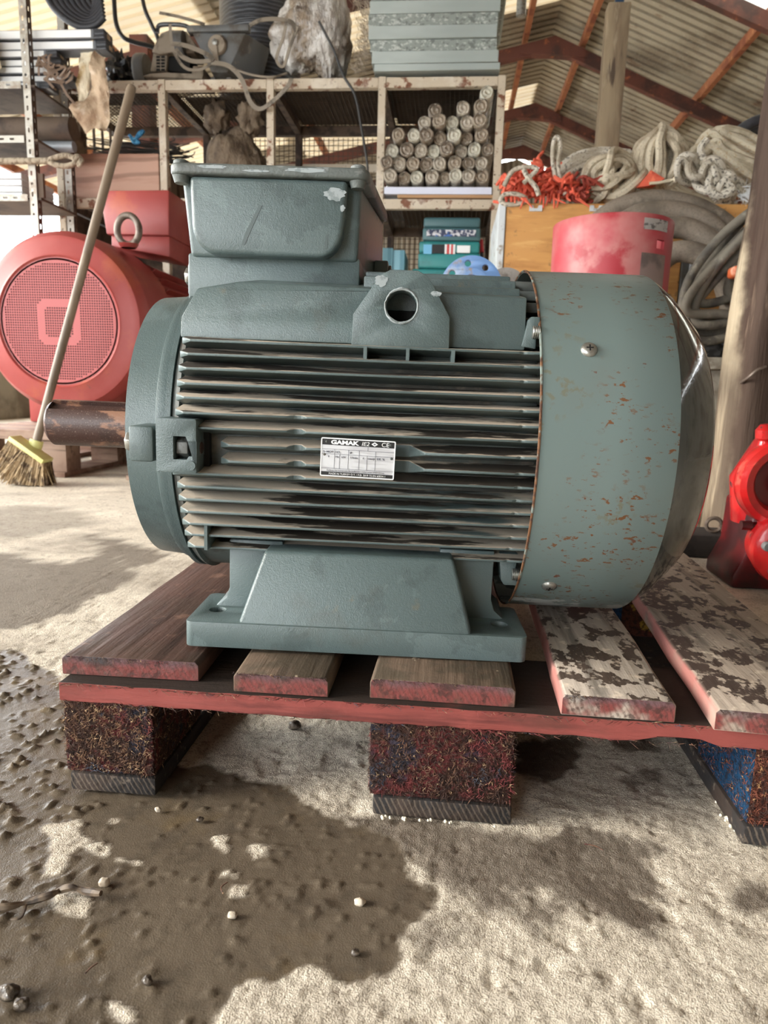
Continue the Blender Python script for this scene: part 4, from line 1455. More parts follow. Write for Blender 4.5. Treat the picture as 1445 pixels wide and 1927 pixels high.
tl, tr_, br, bl = hp(362, 62), hp(462, 62), hp(428, 136), hp(398, 136)
g = G()
vs = [tl, tr_, br, bl, (tl[0] - 0.02, hy + 0.19, tl[2]), (tr_[0] + 0.09, hy + 0.19, tr_[2]), (br[0] + 0.13, hy + 0.19, SZ + 0.01), (bl[0], hy + 0.19, SZ + 0.01)]
g.add(vs, [(0, 1, 2, 3), (7, 6, 5, 4), (0, 4, 5, 1), (1, 5, 6, 2), (2, 6, 7, 3), (3, 7, 4, 0)])
g.build('bin', M_hop, hop, world=True, bevel=0.004)
a, b = hp(353, 56), hp(469, 55)
G().box(a[0], b[0], hy - 0.016, hy + 0.03, a[2] - 0.016, a[2] + 0.016).build('lip', M_hop, hop, world=True, bevel=0.003)
for s in (-1, 1):
    x = (bl[0] if s < 0 else br[0])
    G().box(x - 0.012, x + 0.012, hy + 0.02, hy + 0.17, SZ, SZ + 0.03).build('foot', M_hop, hop, world=True)
kx, ky, kz = hp(410, 86)
kb = G().lathe([(0.0, 0.052), (-0.014, 0.052), (-0.024, 0.045), (-0.026, 0.0)], 32, (kx, hy, kz), 'y').build('cam', M_dusty_beige, hop, world=True)
G().lathe([(-0.026, 0.018), (-0.040, 0.016), (-0.042, 0.002)], 16, (kx - 0.006, hy, kz + 0.004), 'y').build('cam_bolt', M_steel, kb, world=True)
G().bar((kx - 0.01, hy - 0.032, kz - 0.01), (kx + 0.002, hy - 0.030, kz - 0.10), 0.026, 0.010, (0, 1, 0)).build('cam_lever', M_dusty_beige, kb, world=True)

# dusty power saw
sy = 3.30
saw = thing('power_saw', 'dusty beige electric power saw with vented housing and side wheel', 'saw', (at(320, 140, Y=sy).x, sy + 0.1, SZ))


def sp(px, py, y=sy):
    return tuple(at(px, py, Y=y))


def prism_px(g, pts, y, d):
    o_ = [(sp(a, b, y)[0], sp(a, b, y)[2]) for (a, b) in pts]
    return g.prism(o_, y, y + d)


g = prism_px(G(), [(268, 143), (380, 149), (383, 140), (381, 124), (363, 124), (360, 138), (310, 136), (282, 138)], sy - 0.03, 0.22)
g.build('base_plate', M_dusty_beige, saw, world=True, bevel=0.004)
g = prism_px(G(), [(282, 134), (290, 85), (302, 62), (320, 55), (350, 58), (368, 84), (366, 100), (314, 101), (312, 134)], sy, 0.16)
g.build('housing', M_dusty_beige, saw, world=True, bevel=0.008)
g = prism_px(G(), [(285, 97), (296, 72), (312, 64), (328, 68), (326, 98), (300, 102)], sy - 0.025, 0.03)
g.build('guard', M_dusty_beige, saw, world=True, bevel=0.006)
g = prism_px(G(), [(313, 104), (358, 106), (356, 136), (312, 133)], sy + 0.03, 0.12)
g.build('motor_block', M_dark, saw, world=True)
for i in range(2):
    for j in range(5):
        g = prism_px(G(), [(294 + i * 9, 105 + j * 6), (301 + i * 9, 105 + j * 6), (301 + i * 9, 109 + j * 6), (294 + i * 9, 109 + j * 6)], sy - 0.002, 0.004)
        g.build('vent_slot', M_dark, saw, world=True, smooth=False)
wx, wy, wz = sp(259, 124)
G().lathe([(-0.030, 0.05), (-0.032, 0.086), (-0.020, 0.092), (0.020, 0.092), (0.030, 0.086), (0.028, 0.05)], 36, (wx + 0.01, sy + 0.05, SZ + 0.0925), 'x').build('wheel', M_hop, saw, world=True)
wc = sp(345, 80)
G().lathe([(-0.05, 0.04), (-0.045, 0.062), (0.012, 0.062), (0.016, 0.03)], 24, (wc[0], sy - 0.01, wc[2] - 0.01), 'x').build('gear_case', M_hop, saw, world=True)
g = G().tube(smooth_path([sp(296, 62), sp(300, 48), sp(325, 46), sp(352, 50), sp(362, 66)], 6), 0.012, 8)
g.build('handle', M_blackplastic, saw, world=True)

# black hose standing up behind the saw
M_rubber = material('black_rubber', (34, 34, 36), 0.45, layers=[dict(c=(74, 72, 70), n=(9, 4, 0.5, 0.7), k=0.5)])
hs = [at(214, -60, Y=3.5), at(215, 5, Y=3.5), at(219, 45, Y=3.5), at(232, 70, Y=3.5), at(255, 80, Y=3.52), at(290, 90, Y=3.55), at(310, 115, Y=3.6), (at(312, 140, Y=3.6).x, 3.6, SZ + 0.015)]
tag(G().tube(smooth_path(hs, 8), 0.013, 10).build('black_hose', M_rubber), 'single black rubber hose bending down to the rack behind the saw', 'hose')
hs = [at(262, -40, Y=3.58), at(272, 15, Y=3.58), at(286, 48, Y=3.6), at(300, 85, Y=3.62), (at(318, 130, Y=3.66).x, 3.66, SZ + 0.012)]
tag(G().tube(smooth_path(hs, 8), 0.012, 8).build('black_hose', M_rubber), 'straight black hose slanting down beside the brown column', 'hose')

# crumpled black netting left of the saw
g = blob((at(228, 120, Y=3.42).x, 3.44, SZ + 0.10), 0.085, 0.10, 0.115, 12, 0.30, 9, 20, flat=SZ)
tag(g.build('black_net', M_rubber, ang=25), 'crumpled black netting heap on the rack left of the saw', 'netting')

# flat grey straps and cables draped over the top shelf
M_strap = material('dusty_grey_strap', (140, 130, 116), 0.75, layers=[dict(c=(96, 88, 78), n=(14, 4, 0.5, 0.65))])
M_blackcable = material('black_cable', (40, 38, 36), 0.55)


def strip(pts, w, t=0.004, up=(0, -1, 0.3)):
    P = smooth_path(pts, 8)
    g = G()
    vs, fs = [], []
    upv = Vector(up).normalized()
    for i, p in enumerate(P):
        d = (P[min(i + 1, len(P) - 1)] - P[max(i - 1, 0)]).normalized()
        s = d.cross(upv).normalized() * w / 2
        n_ = s.cross(d).normalized() * t / 2
        vs += [tuple(p - s - n_), tuple(p + s - n_), tuple(p + s + n_), tuple(p - s + n_)]
    for i in range(len(P) - 1):
        for k in range(4):
            l = (k + 1) % 4
            fs.append((4 * i + k, 4 * i + l, 4 * i + 4 + l, 4 * i + 4 + k))
    fs += [(3, 2, 1, 0), tuple(4 * (len(P) - 1) + k for k in range(4))]
    return g.add(vs, fs)


def pp(lst, y):
    return [at(a, b, Y=(c[0] if c else y)) for (a, b, *c) in lst]


st = [([(322, 82), (350, 86), (385, 100), (400, 112), (370, 116), (345, 108), (330, 92)], 'pale grey strap looped across the saw front'),
      ([(398, 118), (430, 124), (455, 150, 3.13), (470, 190, 3.13), (490, 205, 3.13), (520, 185, 3.13), (543, 160, 3.13), (548, 148, 3.15)], 'grey strap sagging in a loop below the top rail'),
      ([(300, 24), (330, 30), (360, 38), (385, 46)], 'grey strap lying behind the saw handle'),
      ([(470, 48), (490, 38), (520, 36), (548, 42), (558, 60)], 'grey strap arched beside the hopper lip'),
      ([(540, 35), (533, 70), (520, 110), (533, 125), (545, 90), (560, 50)], 'grey strap hanging down over the plastic sack'),
      ([(320, 45), (325, 90), (345, 125), (372, 132), (400, 120)], 'narrow grey strap dropping from the saw to the hopper')]
for i, (l, lab) in enumerate(st):
    tag(strip(pp(l, 3.165), 0.024 if i in (0, 1, 3) else 0.016).build('strap', M_strap), lab, 'strap', 'dusty grey straps on the rack top')
cb = [(430, 126, 3.15), (470, 140, 3.15), (510, 145, 3.15), (540, 138, 3.2)]
tag(G().tube(smooth_path(pp(cb, 3.15), 8), 0.006, 6).build('cable', M_strap), 'thin grey cable trailing right from the hopper', 'cable')
cb = [(600, 40, 3.1), (628, 95, 3.12), (645, 140, 3.13), (668, 180, 3.13), (680, 240, 3.13), (690, 300, 3.13), (692, 330, 3.15)]
tag(G().tube(smooth_path(pp(cb, 3.13), 8), 0.007, 6).build('cable', M_blackcable), 'long thin black cable hanging from the sack past the top rail', 'cable')

# ------------------------------------------------------------------ mid shelf load
M_panel = material('pinkish_wood_panel', (196, 158, 138), 0.6, layers=[dict(c=(166, 124, 104), n=(6, 5, 0.45, 0.65), s=(0.25, 1, 1.5)), dict(c=(132, 100, 84), wave=(1.4, 9, 0.75, 0.98, 'BANDS', 'Z'), ws=(0.5, 1, 2), k=0.6)])
a, b = at(124, 291, Y=3.24), at(302, 372, Y=3.24)
z0 = ZM + 0.032
tag(G().box(a.x, b.x, 3.225, 3.245, z0, a.z).build('wood_panel', M_panel, bevel=0.003), 'pinkish wood-grain panel standing in the left rack bay', 'panel')
# rods behind it
M_rod = material('dark_wire_rod', (74, 72, 70), 0.5, metal=0.5)
g = G()
r_ = random.Random(11)
rodz = ZM + 0.04
g_n = 0
for k in range(60):
    zc = a.z - 0.02 + r_.uniform(-0.03, 0.13)
    yy = 3.36 + r_.uniform(0, 0.22)
    sag = r_.uniform(-0.05, 0.05)
    x0 = a.x + 0.02 + r_.uniform(0, 0.2)
    p = [(x0, yy, zc + r_.uniform(-0.04, 0.09)), (x0 + 0.4, yy + r_.uniform(-0.05, 0.05), zc + sag * 0.3), (b.x + 0.04 + r_.uniform(-0.2, 0.1), yy, zc + sag)]
    g.tube(smooth_path(p, 4), 0.0035, 5)
o = g.build('wire_rods', M_rod, kind='stuff')
tag(o, 'loose bundle of thin dark wire rods above the wood panel', 'rods', None, 'stuff')
g = G()
for yy in (3.42, 3.52):
    g.box(a.x + 0.1, b.x + 0.2, yy - 0.02, yy + 0.02, ZM + 0.032, a.z - 0.055)
M_timber = material('rack_timber', (120, 98, 78), 0.8)
for yy in (3.40, 3.53):
    tag(G().box(a.x + 0.06, b.x + 0.02, yy - 0.045, yy + 0.045, ZM + 0.032, a.z - 0.052).build('timber_bearer', M_timber), 'timber bearer under the wire rods, ' + ('front' if yy < 3.5 else 'rear') + ' one', 'timber', 'bearers under the wire rods')
M_rag = material('dirty_canvas', (128, 112, 92), 0.9, layers=[dict(c=(92, 80, 66), n=(9, 5, 0.45, 0.6))], bump=[(40, 4, 0.5, 0.01)])
M_sackb = material('brown_sacking', (124, 108, 90), 0.85, layers=[dict(c=(92, 78, 64), n=(6, 5, 0.45, 0.62)), dict(c=(152, 138, 118), n=(12, 4, 0.58, 0.7), k=0.7)], bump=[(14, 5, 0.8, 0.04, (1, 1, 0.6)), (160, 2, 0.2, 0.003)])
rp_ = at(140, 262, Y=3.32)
o = blob((rp_.x, 3.33, rp_.z), 0.062, 0.05, 0.105, 6, 0.24, 6, 18).build('canvas_rag', M_rag, ang=60)
tag(o, 'crumpled brown canvas wrap around the left ends of the wire rods', 'rag')
M_bluer = material('blue_rope', (44, 120, 172), 0.6, layers=[dict(c=(80, 160, 204), n=(60, 3, 0.5, 0.6))])
pts = [at(x, y, Y=3.30) for (x, y) in ((243, 254), (252, 262), (262, 256), (270, 247), (262, 250), (256, 262), (262, 268), (252, 268), (246, 258))]
tag(G().tube(smooth_path(pts, 6), 0.009, 8).build('blue_rope_knot', M_bluer), 'small bright blue rope knot on the wire rods', 'rope')
M_paper = material('kraft_wrap', (186, 164, 138), 0.8, layers=[dict(c=(150, 124, 100), n=(6, 5, 0.45, 0.65)), dict(c=(214, 200, 180), n=(18, 4, 0.58, 0.7), k=0.6)], bump=[(14, 4, 0.6, 0.03)])
M_foam = material('yellowed_white_film', (216, 204, 178), 0.5, layers=[dict(c=(184, 156, 112), n=(8, 5, 0.5, 0.65))], bump=[(18, 4, 0.7, 0.03, (1, 1, 0.4))])


def sheet_px(name, outline, y, m, label, cat, amp=0.02, seed=1, thick=0.003, group=None):
    """a crumpled sheet hanging from the rack, outline in picture points at depth y"""
    from mathutils import noise as mn
    P = [at(a, b, Y=y) for (a, b) in outline]
    bm = bmesh.new()
    vs_ = [bm.verts.new(p) for p in P]
    f_ = bm.faces.new(vs_)
    bmesh.ops.triangulate(bm, faces=[f_])
    for _ in range(3):
        bmesh.ops.subdivide_edges(bm, edges=[e for e in bm.edges if e.calc_length() > 0.03], cuts=1)
        bmesh.ops.triangulate(bm, faces=bm.faces)
    bm.verts.ensure_lookup_table()
    bm.verts.index_update()
    A = []
    for v in bm.verts:
        dy = mn.fractal(v.co * 7 + Vector((seed, 0, 0)), 0.8, 2.1, 3) * amp * 1.6
        A.append(Vector((v.co.x, v.co.y + dy, v.co.z)))
    F_ = [[v.index for v in f.verts] for f in bm.faces]
    rim_ = [(e.verts[0].index, e.verts[1].index) for e in bm.edges if len(e.link_faces) == 1]
    bm.free()
    nA = len(A)
    g = G()
    g.add(A + [p + Vector((0, thick, 0)) for p in A], F_ + [[i + nA for i in reversed(f)] for f in F_] + [(a_, b_, b_ + nA, a_ + nA) for (a_, b_) in rim_])
    o = g.build(name, m, ang=60)
    return tag(o, label, cat, group)


sheet_px('wrapping_film', [(148, 76), (178, 78), (180, 100), (172, 130), (168, 165), (162, 190), (150, 192), (147, 150), (147, 110)], 2.86, M_foam, 'yellowed white film hanging over the aluminium bars', 'film', 0.03, 2)
sheet_px('wrapping_paper', [(180, 98), (198, 110), (203, 160), (200, 225), (196, 244), (186, 243), (172, 236), (158, 250), (148, 228), (136, 207), (148, 194), (168, 190), (172, 150), (175, 118)], 2.84, M_paper, 'torn brown wrapping paper hanging below the aluminium bars', 'paper', 0.035, 5)
# bunched sacking in the second bay
sk = at(440, 250, Y=3.45)
sb = thing('cloth_sack', 'slumped brown cloth sack with a tied neck in the second rack bay', 'sack', (sk.x, 3.48, ZM + 0.032))
blob((sk.x, 3.48, ZM + 0.235), 0.185, 0.17, 0.245, 21, 0.16, 4, 26, flat=ZM + 0.033).build('sack_body', M_sackb, sb, world=True, ang=60)
for (px, py, s_) in ((408, 222, 22), (470, 222, 23)):
    e = at(px, py, Y=3.42)
    blob((e.x, 3.42, e.z), 0.075, 0.07, 0.095, s_, 0.22, 6, 18).build('sack_ear', M_sackb, sb, world=True, ang=60)
# plastic-wrapped rolls in the right bay
M_roll = [material('roll_film_%d' % i, c, 0.35, spec=0.6, coat=0.3, layers=[dict(c=tuple(int(v * 0.72) for v in c), n=(14, 5, 0.45, 0.6)), dict(c=(236, 232, 220), n=(24, 4, 0.60, 0.66), k=0.8)], bump=[(45, 4, 0.9, 0.012)]) for i, c in enumerate(((184, 174, 158), (166, 152, 134), (206, 202, 186), (140, 126, 110)))]
rows_ = [(356, list(range(738, 925, 24))), (335, list(range(728, 925, 25))), (312, list(range(740, 925, 25))), (289, list(range(752, 925, 25))), (266, list(range(800, 925, 25))), (244, [815, 868, 905]), (228, [916])]
ORD = ['first', 'second', 'third', 'fourth', 'fifth', 'sixth', 'seventh', 'eighth', 'ninth']
rowword = ['bottom row', 'second row up', 'third row up', 'fourth row up', 'fifth row up', 'sixth row up', 'very top']
for ri, (py, xs) in enumerate(rows_):
    for ci, px in enumerate(xs):
        c = at(px + rnd.uniform(-3, 3), py, Y=3.20)
        zc = ZM + 0.032 + 0.016 + 0.055 + 0.040 + ri * 0.0690
        r0 = rnd.uniform(0.0355, 0.0405)
        ya = 3.17 + rnd.uniform(-0.02, 0.05)
        pr = [(ya + 0.012, 0.004), (ya + 0.004, r0 * 0.35), (ya + 0.012, r0 * 0.62), (ya, r0 * 0.82), (ya + 0.006, r0 * 0.97), (ya + 0.03, r0), (ya + 0.45, r0), (ya + 0.46, r0 * 0.5)]
        g = G().lathe(pr, 18, (c.x, 0, zc), 'y').jitter(0.004, 38, ri * 13 + ci)
        o = g.build('wrapped_roll', M_roll[(ri * 3 + ci * 5 + (ci // 3)) % 4], ang=50, smooth=True)
        tag(o, 'plastic-wrapped roll end in the right rack bay, %s, %s from the left' % (rowword[ri], ORD[ci]), 'roll', 'plastic-wrapped rolls in the right rack bay')
a, b = at(724, 366, Y=3.19), at(924, 380, Y=3.19)
tag(G().box(a.x, b.x, 3.17, 3.80, ZM + 0.049, ZM + 0.086).jitter(0.004, 12).build('white_sheet', material('white_foam_sheet', (216, 220, 236), 0.6)), 'white folded foam sheet under the wrapped rolls', 'sheet')
tag(G().box(at(748, 380, Y=3.19).x, b.x + 0.01, 3.18, 3.86, ZM + 0.0315, ZM + 0.048).build('shelf_board', material('raw_board', (176, 138, 100), 0.7)), 'thin raw board under the white sheet in the right bay', 'board')
wr = at(690, 296, Y=3.2)
g = G().lathe([(-0.12, 0.004), (-0.10, 0.03), (-0.06, 0.045), (0.07, 0.050), (0.085, 0.044), (0.09, 0.004)], 20, (wr.x - 0.02, 3.36, ZM + 0.09), 'x').jitter(0.005, 30)
tag(g.build('wrapped_roll', M_roll[2]), 'pale wrapped roll lying crosswise in the third rack bay', 'roll')
# tool cases
M_teal = material('teal_plastic', (48, 132, 132), 0.45, layers=[dict(c=(28, 84, 88), n=(6, 4, 0.5, 0.7), k=0.6)])
M_darkteal = material('dark_grey_teal_plastic', (70, 104, 108), 0.45)
M_label = material('case_label_dark', (48, 56, 84), 0.5, layers=[dict(c=(206, 206, 210), n=(45, 4, 0.5, 0.56)), dict(c=(64, 110, 184), n=(20, 2, 0.58, 0.62))])
M_lblue = material('light_blue_print', (110, 178, 214), 0.5)
M_lred = material('red_print', (196, 64, 60), 0.5)
z = ZL + 0.035


def case(px0, px1, h, z, m, label, y=3.24, d=0.30):
    xa, xb = at(px0, 450, Y=y).x, at(px1, 450, Y=y).x
    c = thing('tool_case', label, 'case', ((xa + xb) / 2, y + d / 2, z), (0, 0, 0), 'tool cases in the right rack bay')
    G().box(xa, xb, y, y + d, z, z + h * 0.56).build('case_base', m, c, bevel=0.012, seg=3, world=True)
    G().box(xa + 0.003, xb - 0.003, y + 0.003, y + d, z + h * 0.57, z + h).build('case_lid', m, c, bevel=0.014, seg=3, world=True)
    return c, xa, xb


zb = ZL + 0.034
tz = at(850, 453, Y=3.24).z
tt = at(850, 408, Y=3.24).z
c3, xa, xb = case(776, 906, tz - zb - 0.151, zb, M_teal, 'lowest teal tool case, partly hidden by the blue flange')
c2, xa, xb = case(788, 905, 0.148, tz - 0.149, M_teal, 'middle teal tool case with a striped label')
yl = 3.2385
for (p0, p1, q0, q1, m) in ((797, 812, 460, 478, M_lblue), (813, 836, 460, 477, M_black), (837, 856, 460, 478, M_white), (841, 845, 460, 478, M_lred), (849, 852, 460, 478, M_lred), (860, 884, 462, 476, M_white)):
    A, B = at(p0, q0, Y=yl), at(p1, q1, Y=yl)
    dd = 0.0012 if m is M_lred else 0
    G().box(A.x, B.x, yl - dd - 0.002, yl + 0.004, B.z, A.z).build('label', m, c2, world=True, smooth=False)
c1, xa, xb = case(795, 904, tt - tz, tz + 0.0005, M_darkteal, 'top dark grey-teal tool case with a printed label', 3.245)
A, B = at(803, 432, Y=yl), at(895, 445, Y=yl)
G().box(A.x, B.x, yl, yl + 0.012, B.z, A.z).build('label', M_label, c1, world=True, smooth=False)
M_paleblue = material('pale_blue_plastic', (134, 184, 200), 0.5, layers=[dict(c=(84, 134, 154), wave=(6, 0.5, 0.5, 0.8, 'BANDS', 'X'), k=0.6)])
for (p0, p1, top, lab) in ((716, 738, 466, 'pale blue plastic crate at the left post of the right bay'), (740, 760, 470, 'pale blue ribbed box beside the tool cases')):
    A, B = at(p0, top, Y=3.28), at(p1, 530, Y=3.28)
    tag(G().box(A.x, B.x, 3.28, 3.6, zb, A.z).build('plastic_box', M_paleblue, bevel=0.006), lab, 'box')
M_redtool = material('red_tool', (190, 50, 60), 0.4)
A = at(906, 462, Y=3.26)
rt = thing('screwdriver', 'small red and black screwdriver leaning beside the top tool case', 'tool', (A.x, 3.3, zb))
G().tube([(A.x + 0.004, 3.30, A.z - 0.03), (A.x - 0.004, 3.32, A.z + 0.04)], 0.014, 10).build('handle', M_redtool, rt, world=True)
G().tube([(A.x + 0.016, 3.28, zb + 0.002), (A.x + 0.004, 3.30, A.z - 0.03)], 0.008, 8).build('shank', M_black, rt, world=True)

# ------------------------------------------------------------------ slotted-angle shelf on the far left
M_angle = material('grey_slotted_angle', (178, 174, 164), 0.5, metal=0.2, layers=[dict(c=(132, 116, 98), n=(12, 5, 0.5, 0.65), k=0.7), dict(c=(214, 212, 204), n=(30, 4, 0.58, 0.7), k=0.5)])
AY = 2.78
x_top, x_bot = at(42, 20, Y=AY).x, at(42, 20, Y=AY).x
ang = thing('angle_shelf', 'slotted steel angle shelving unit at the left edge', 'shelf', (x_top - 0.6, AY + 0.3, 0))


def angle_post(x, y, sgn):
    holes = []
    z = 0.06
    while z < 2.34:
        holes.append(rrect(x + 0.012, x + 0.022, z, z + 0.024, 0.004, 3) if int(z * 20) % 2 else circle(x + 0.017, z + 0.012, 0.0068, 10))
        z += 0.052
    g = G().holed([(x, 0), (x + 0.040, 0), (x + 0.040, 2.40), (x, 2.40)], holes, y, y + 0.003)
    g.build('upright_flange', M_angle, ang, world=True, merge=True)
    holes = []
    z = 0.06
    while z < 2.34:
        holes.append(rrect(y + 0.016, y + 0.028, z, z + 0.024, 0.004, 3))
        z += 0.052
    g = G().holed([(y + 0.003, 0), (y + 0.042, 0), (y + 0.042, 2.40), (y + 0.003, 2.40)], holes, x + 0.037, x + 0.040, 'x')
    g.build('upright_flange', M_rackdark, ang, world=True, merge=True)


angle_post(x_top - 0.02, AY, 1)
angle_post(x_top - 0.02, AY + 0.36, 1)
sx0, sx1 = x_top - 1.15, x_top + 0.02
for py, m in ((160, M_angle), (372, M_angle), (262, M_angle)):
    zz = at(30, py, Y=AY).z
    g = G().holed([(sx0, zz - 0.017), (sx1 - 0.05, zz - 0.017), (sx1 - 0.05, zz + 0.017), (sx0, zz + 0.017)], [rrect(x, x + 0.026, zz - 0.005, zz + 0.005, 0.004, 3) for x in np.arange(sx0 + 0.05, sx1 - 0.10, 0.055)], AY - 0.004, AY - 0.001)
    g.build('shelf_rail', m, ang, world=True, merge=True)
    G().box(sx0, sx1 + 0.02, AY + 0.004, AY + 0.36, zz - 0.010, zz + 0.002).build('shelf_board', M_brownply, ang, world=True)
ZA = at(30, 160, Y=AY).z + 0.002
ZA2 = at(30, 372, Y=AY).z + 0.002
ZA3 = at(30, 262, Y=AY).z + 0.002
# aluminium bars
M_alu = material('aluminium_bar', (120, 124, 130), 0.40, metal=0.5, layers=[dict(c=(84, 88, 94), n=(8, 3, 0.5, 0.7), s=(0.1, 1, 1))])
bars = [(0, 72, 147), (0, 94, 128), (0, 118, 140), (0, 132, 148), (0, 112, 133), (0, 194, 77), (0, 190, 63)]
rowsz = [ZA + 0.001]
spec_ = [(95, 'lowest aluminium box bar, with a short black end'), (140, 'second aluminium bar from the bottom of the stack'), (122, 'third aluminium bar from the bottom of the stack'), (116, 'fourth aluminium bar from the bottom of the stack'), (112, 'fifth aluminium bar from the bottom, below the long pair'),
         (203, 'lower of the two long aluminium bars reaching past the post'), (202, 'topmost long aluminium bar reaching past the post')]
z = ZA + 0.001
hh = (0.034, 0.036, 0.038, 0.038, 0.038, 0.046, 0.048)
for i, (pxe, lab) in enumerate(spec_):
    xe = at(pxe, 100, Y=AY + 0.08).x
    ya = AY + 0.055 + (0.012 if i % 2 else 0)
    b_ = thing('aluminium_bar', lab, 'bar', ((sx0 + xe) / 2, ya + 0.04, z), (0, 0, 0), 'aluminium bars on the left shelf')
    h = hh[i]
    G().box(sx0 + 0.02, xe - 0.055, ya, ya + 0.09, z, z + h - 0.002).build('bar_body', M_alu, b_, bevel=0.003, seg=1, world=True)
    G().box(sx0 + 0.05, xe - 0.07, ya - 0.003, ya + 0.002, z + 0.006, z + h - 0.007).build('white_strip', M_white, b_, world=True, smooth=False)
    G().box(xe - 0.055, xe, ya - 0.002, ya + 0.092, z + 0.0005, z + h - 0.0025).build('end_block', M_blackplastic, b_, bevel=0.003, seg=1, world=True)
    G().box(xe - 0.012, xe + 0.002, ya + 0.03, ya + 0.06, z + 0.012, z + h - 0.014).build('end_hole', M_paper, b_, world=True, smooth=False)
    z += h
# dried vine-like straps and bubble wrap
g = G()
r_ = random.Random(4)
for k in range(26):
    p0 = at(78 + k * 1.7 + r_.uniform(-8, 8), 112 + k * 1.9 + r_.uniform(-8, 8), Y=AY + 0.02)
    p1 = p0 + Vector((r_.uniform(-0.05, 0.05), r_.uniform(-0.01, 0.01), r_.uniform(-0.05, 0.05)))
    p2 = p1 + Vector((r_.uniform(-0.04, 0.05), r_.uniform(-0.01, 0.01), r_.uniform(-0.05, 0.03)))
    g.add(*(lambda q: (q.v, q.f))(strip([p0, p1, p2], 0.012, 0.002)))
o = g.build('dry_tape_scraps', material('brown_tape', (116, 96, 80), 0.6), kind='stuff', smooth=False)
tag(o, 'tangle of curled brown tape scraps beside the left post', 'scraps', None, 'stuff')
bw = at(-8, 110, Y=AY + 0.05)
tag(blob((bw.x - 0.06, AY + 0.0, ZA + 0.135), 0.10, 0.06, 0.135, 31, 0.2, 5, 20, flat=ZA).build('bubble_wrap', M_foam, ang=60), 'wad of yellowish bubble wrap at the left edge', 'wrap')
# bundle of black cable sheathing above the bars
M_bk = material('black_sheathing', (48, 49, 54), 0.5, layers=[dict(c=(80, 80, 84), n=(9, 4, 0.5, 0.7), k=0.5)])
g0 = thing('cable_bundle', 'sagging bundle of thick black cables above the aluminium bars', 'cables', tuple(at(150, 50, Y=AY + 0.2)))
for k in range(8):
    o_ = k * 10
    pts = pp([(70 + o_, -60), (92 + o_ * 1.05, 0), (116 + o_ * 0.9, 30 - k * 1.5), (150 + o_ * 0.5, 50 - k * 4.5), (178, 48 - k * 6), (196 - k, 32 - k * 7)], AY + 0.12 + 0.010 * k)
    G().tube(smooth_path(pts, 8), 0.017, 10).build('cable', M_bk, g0, world=True)
# brown planks, white panels on lower shelves
for i, (py0, py1, d) in enumerate(((176, 196, 0.0),)):
    pass
M_whitep = material('white_panel', (226, 228, 230), 0.4)
z = ZA2 + 0.001
for i in range(4):
    xb_ = at(44, 330, Y=AY + 0.05).x
    tag(G().box(sx0 + 0.05, xb_, AY + 0.03, AY + 0.34, z, z + 0.031).build('white_carton', M_whitep, bevel=0.003, seg=1), 'flat white carton on the left shelf, ' + ('bottom', 'second', 'third', 'top')[i] + ' of four', 'carton', 'flat white cartons on the left shelf')
    z += 0.0325
tag(G().box(at(64, 330, Y=AY + 0.03).x, at(84, 330, Y=AY + 0.03).x, AY + 0.01, AY + 0.03, ZA2 + 0.001, ZA2 + 0.12).build('dark_offcut', M_brownply), 'dark upright offcut just right of the slotted post', 'offcut')
# steel bar with a rope eye
cy_ = AY - 0.03
M_hemp = material('grey_hemp_rope', (158, 146, 126), 0.85, layers=[dict(c=(116, 102, 84), n=(60, 3, 0.45, 0.6), s=(1, 1, 0.4))], bump=[(140, 2, 0.6, 0.004)])
lp = thing('rope_sling', 'grey rope sling with a spliced eye hanging off the left shelf', 'rope', tuple(at(100, 305, Y=AY - 0.03)))
pts = pp([(-30, 304), (20, 303), (60, 303), (95, 303)], AY - 0.03)
G().tube(smooth_path(pts, 6), 0.016, 10).build('sling_leg', M_hemp, lp, world=True)
pts = pp([(92, 303), (108, 311), (128, 312), (142, 306), (138, 297), (122, 293), (104, 297)], AY - 0.03)
G().tube(smooth_path(pts, 8, True), 0.014, 10, closed=True).build('sling_eye', M_hemp, lp, world=True)
for (px, py) in ((146, 301), (149, 304)):
    c = at(px, py, Y=AY - 0.03)
    G().tube([c + Vector((0.016 * math.cos(t), 0.006 * math.sin(t * 2), 0.02 * math.sin(t))) for t in np.linspace(0, 6.28, 17)[:-1]], 0.009, 8, closed=True).build('splice', M_hemp, lp, world=True)
M_pipeg = material('grey_tube', (150, 156, 160), 0.45, metal=0.3)
for (py, r0, m, lab) in ((270, 0.028, M_pipeg, 'pale grey tube lying on the left shelf'), (234, 0.060, M_brownply, 'thick brown tube on the left shelf under the bars')):
    c = at(40, py, Y=AY + 0.2)
    zc = max(c.z, ZA3 + r0 + 0.001) if py == 270 else c.z
    if py == 234:
        zc = ZA3 + 0.056 + 0.060 + 0.003
    else:
        zc = ZA3 + r0 + 0.001
    tag(G().lathe([(sx0 + 0.03, r0 * 0.8), (sx0 + 0.03, r0), (sx1 + 0.10, r0), (sx1 + 0.10, r0 * 0.8)], 20, (0, AY + 0.22, zc)).build('tube', m), lab, 'tube')

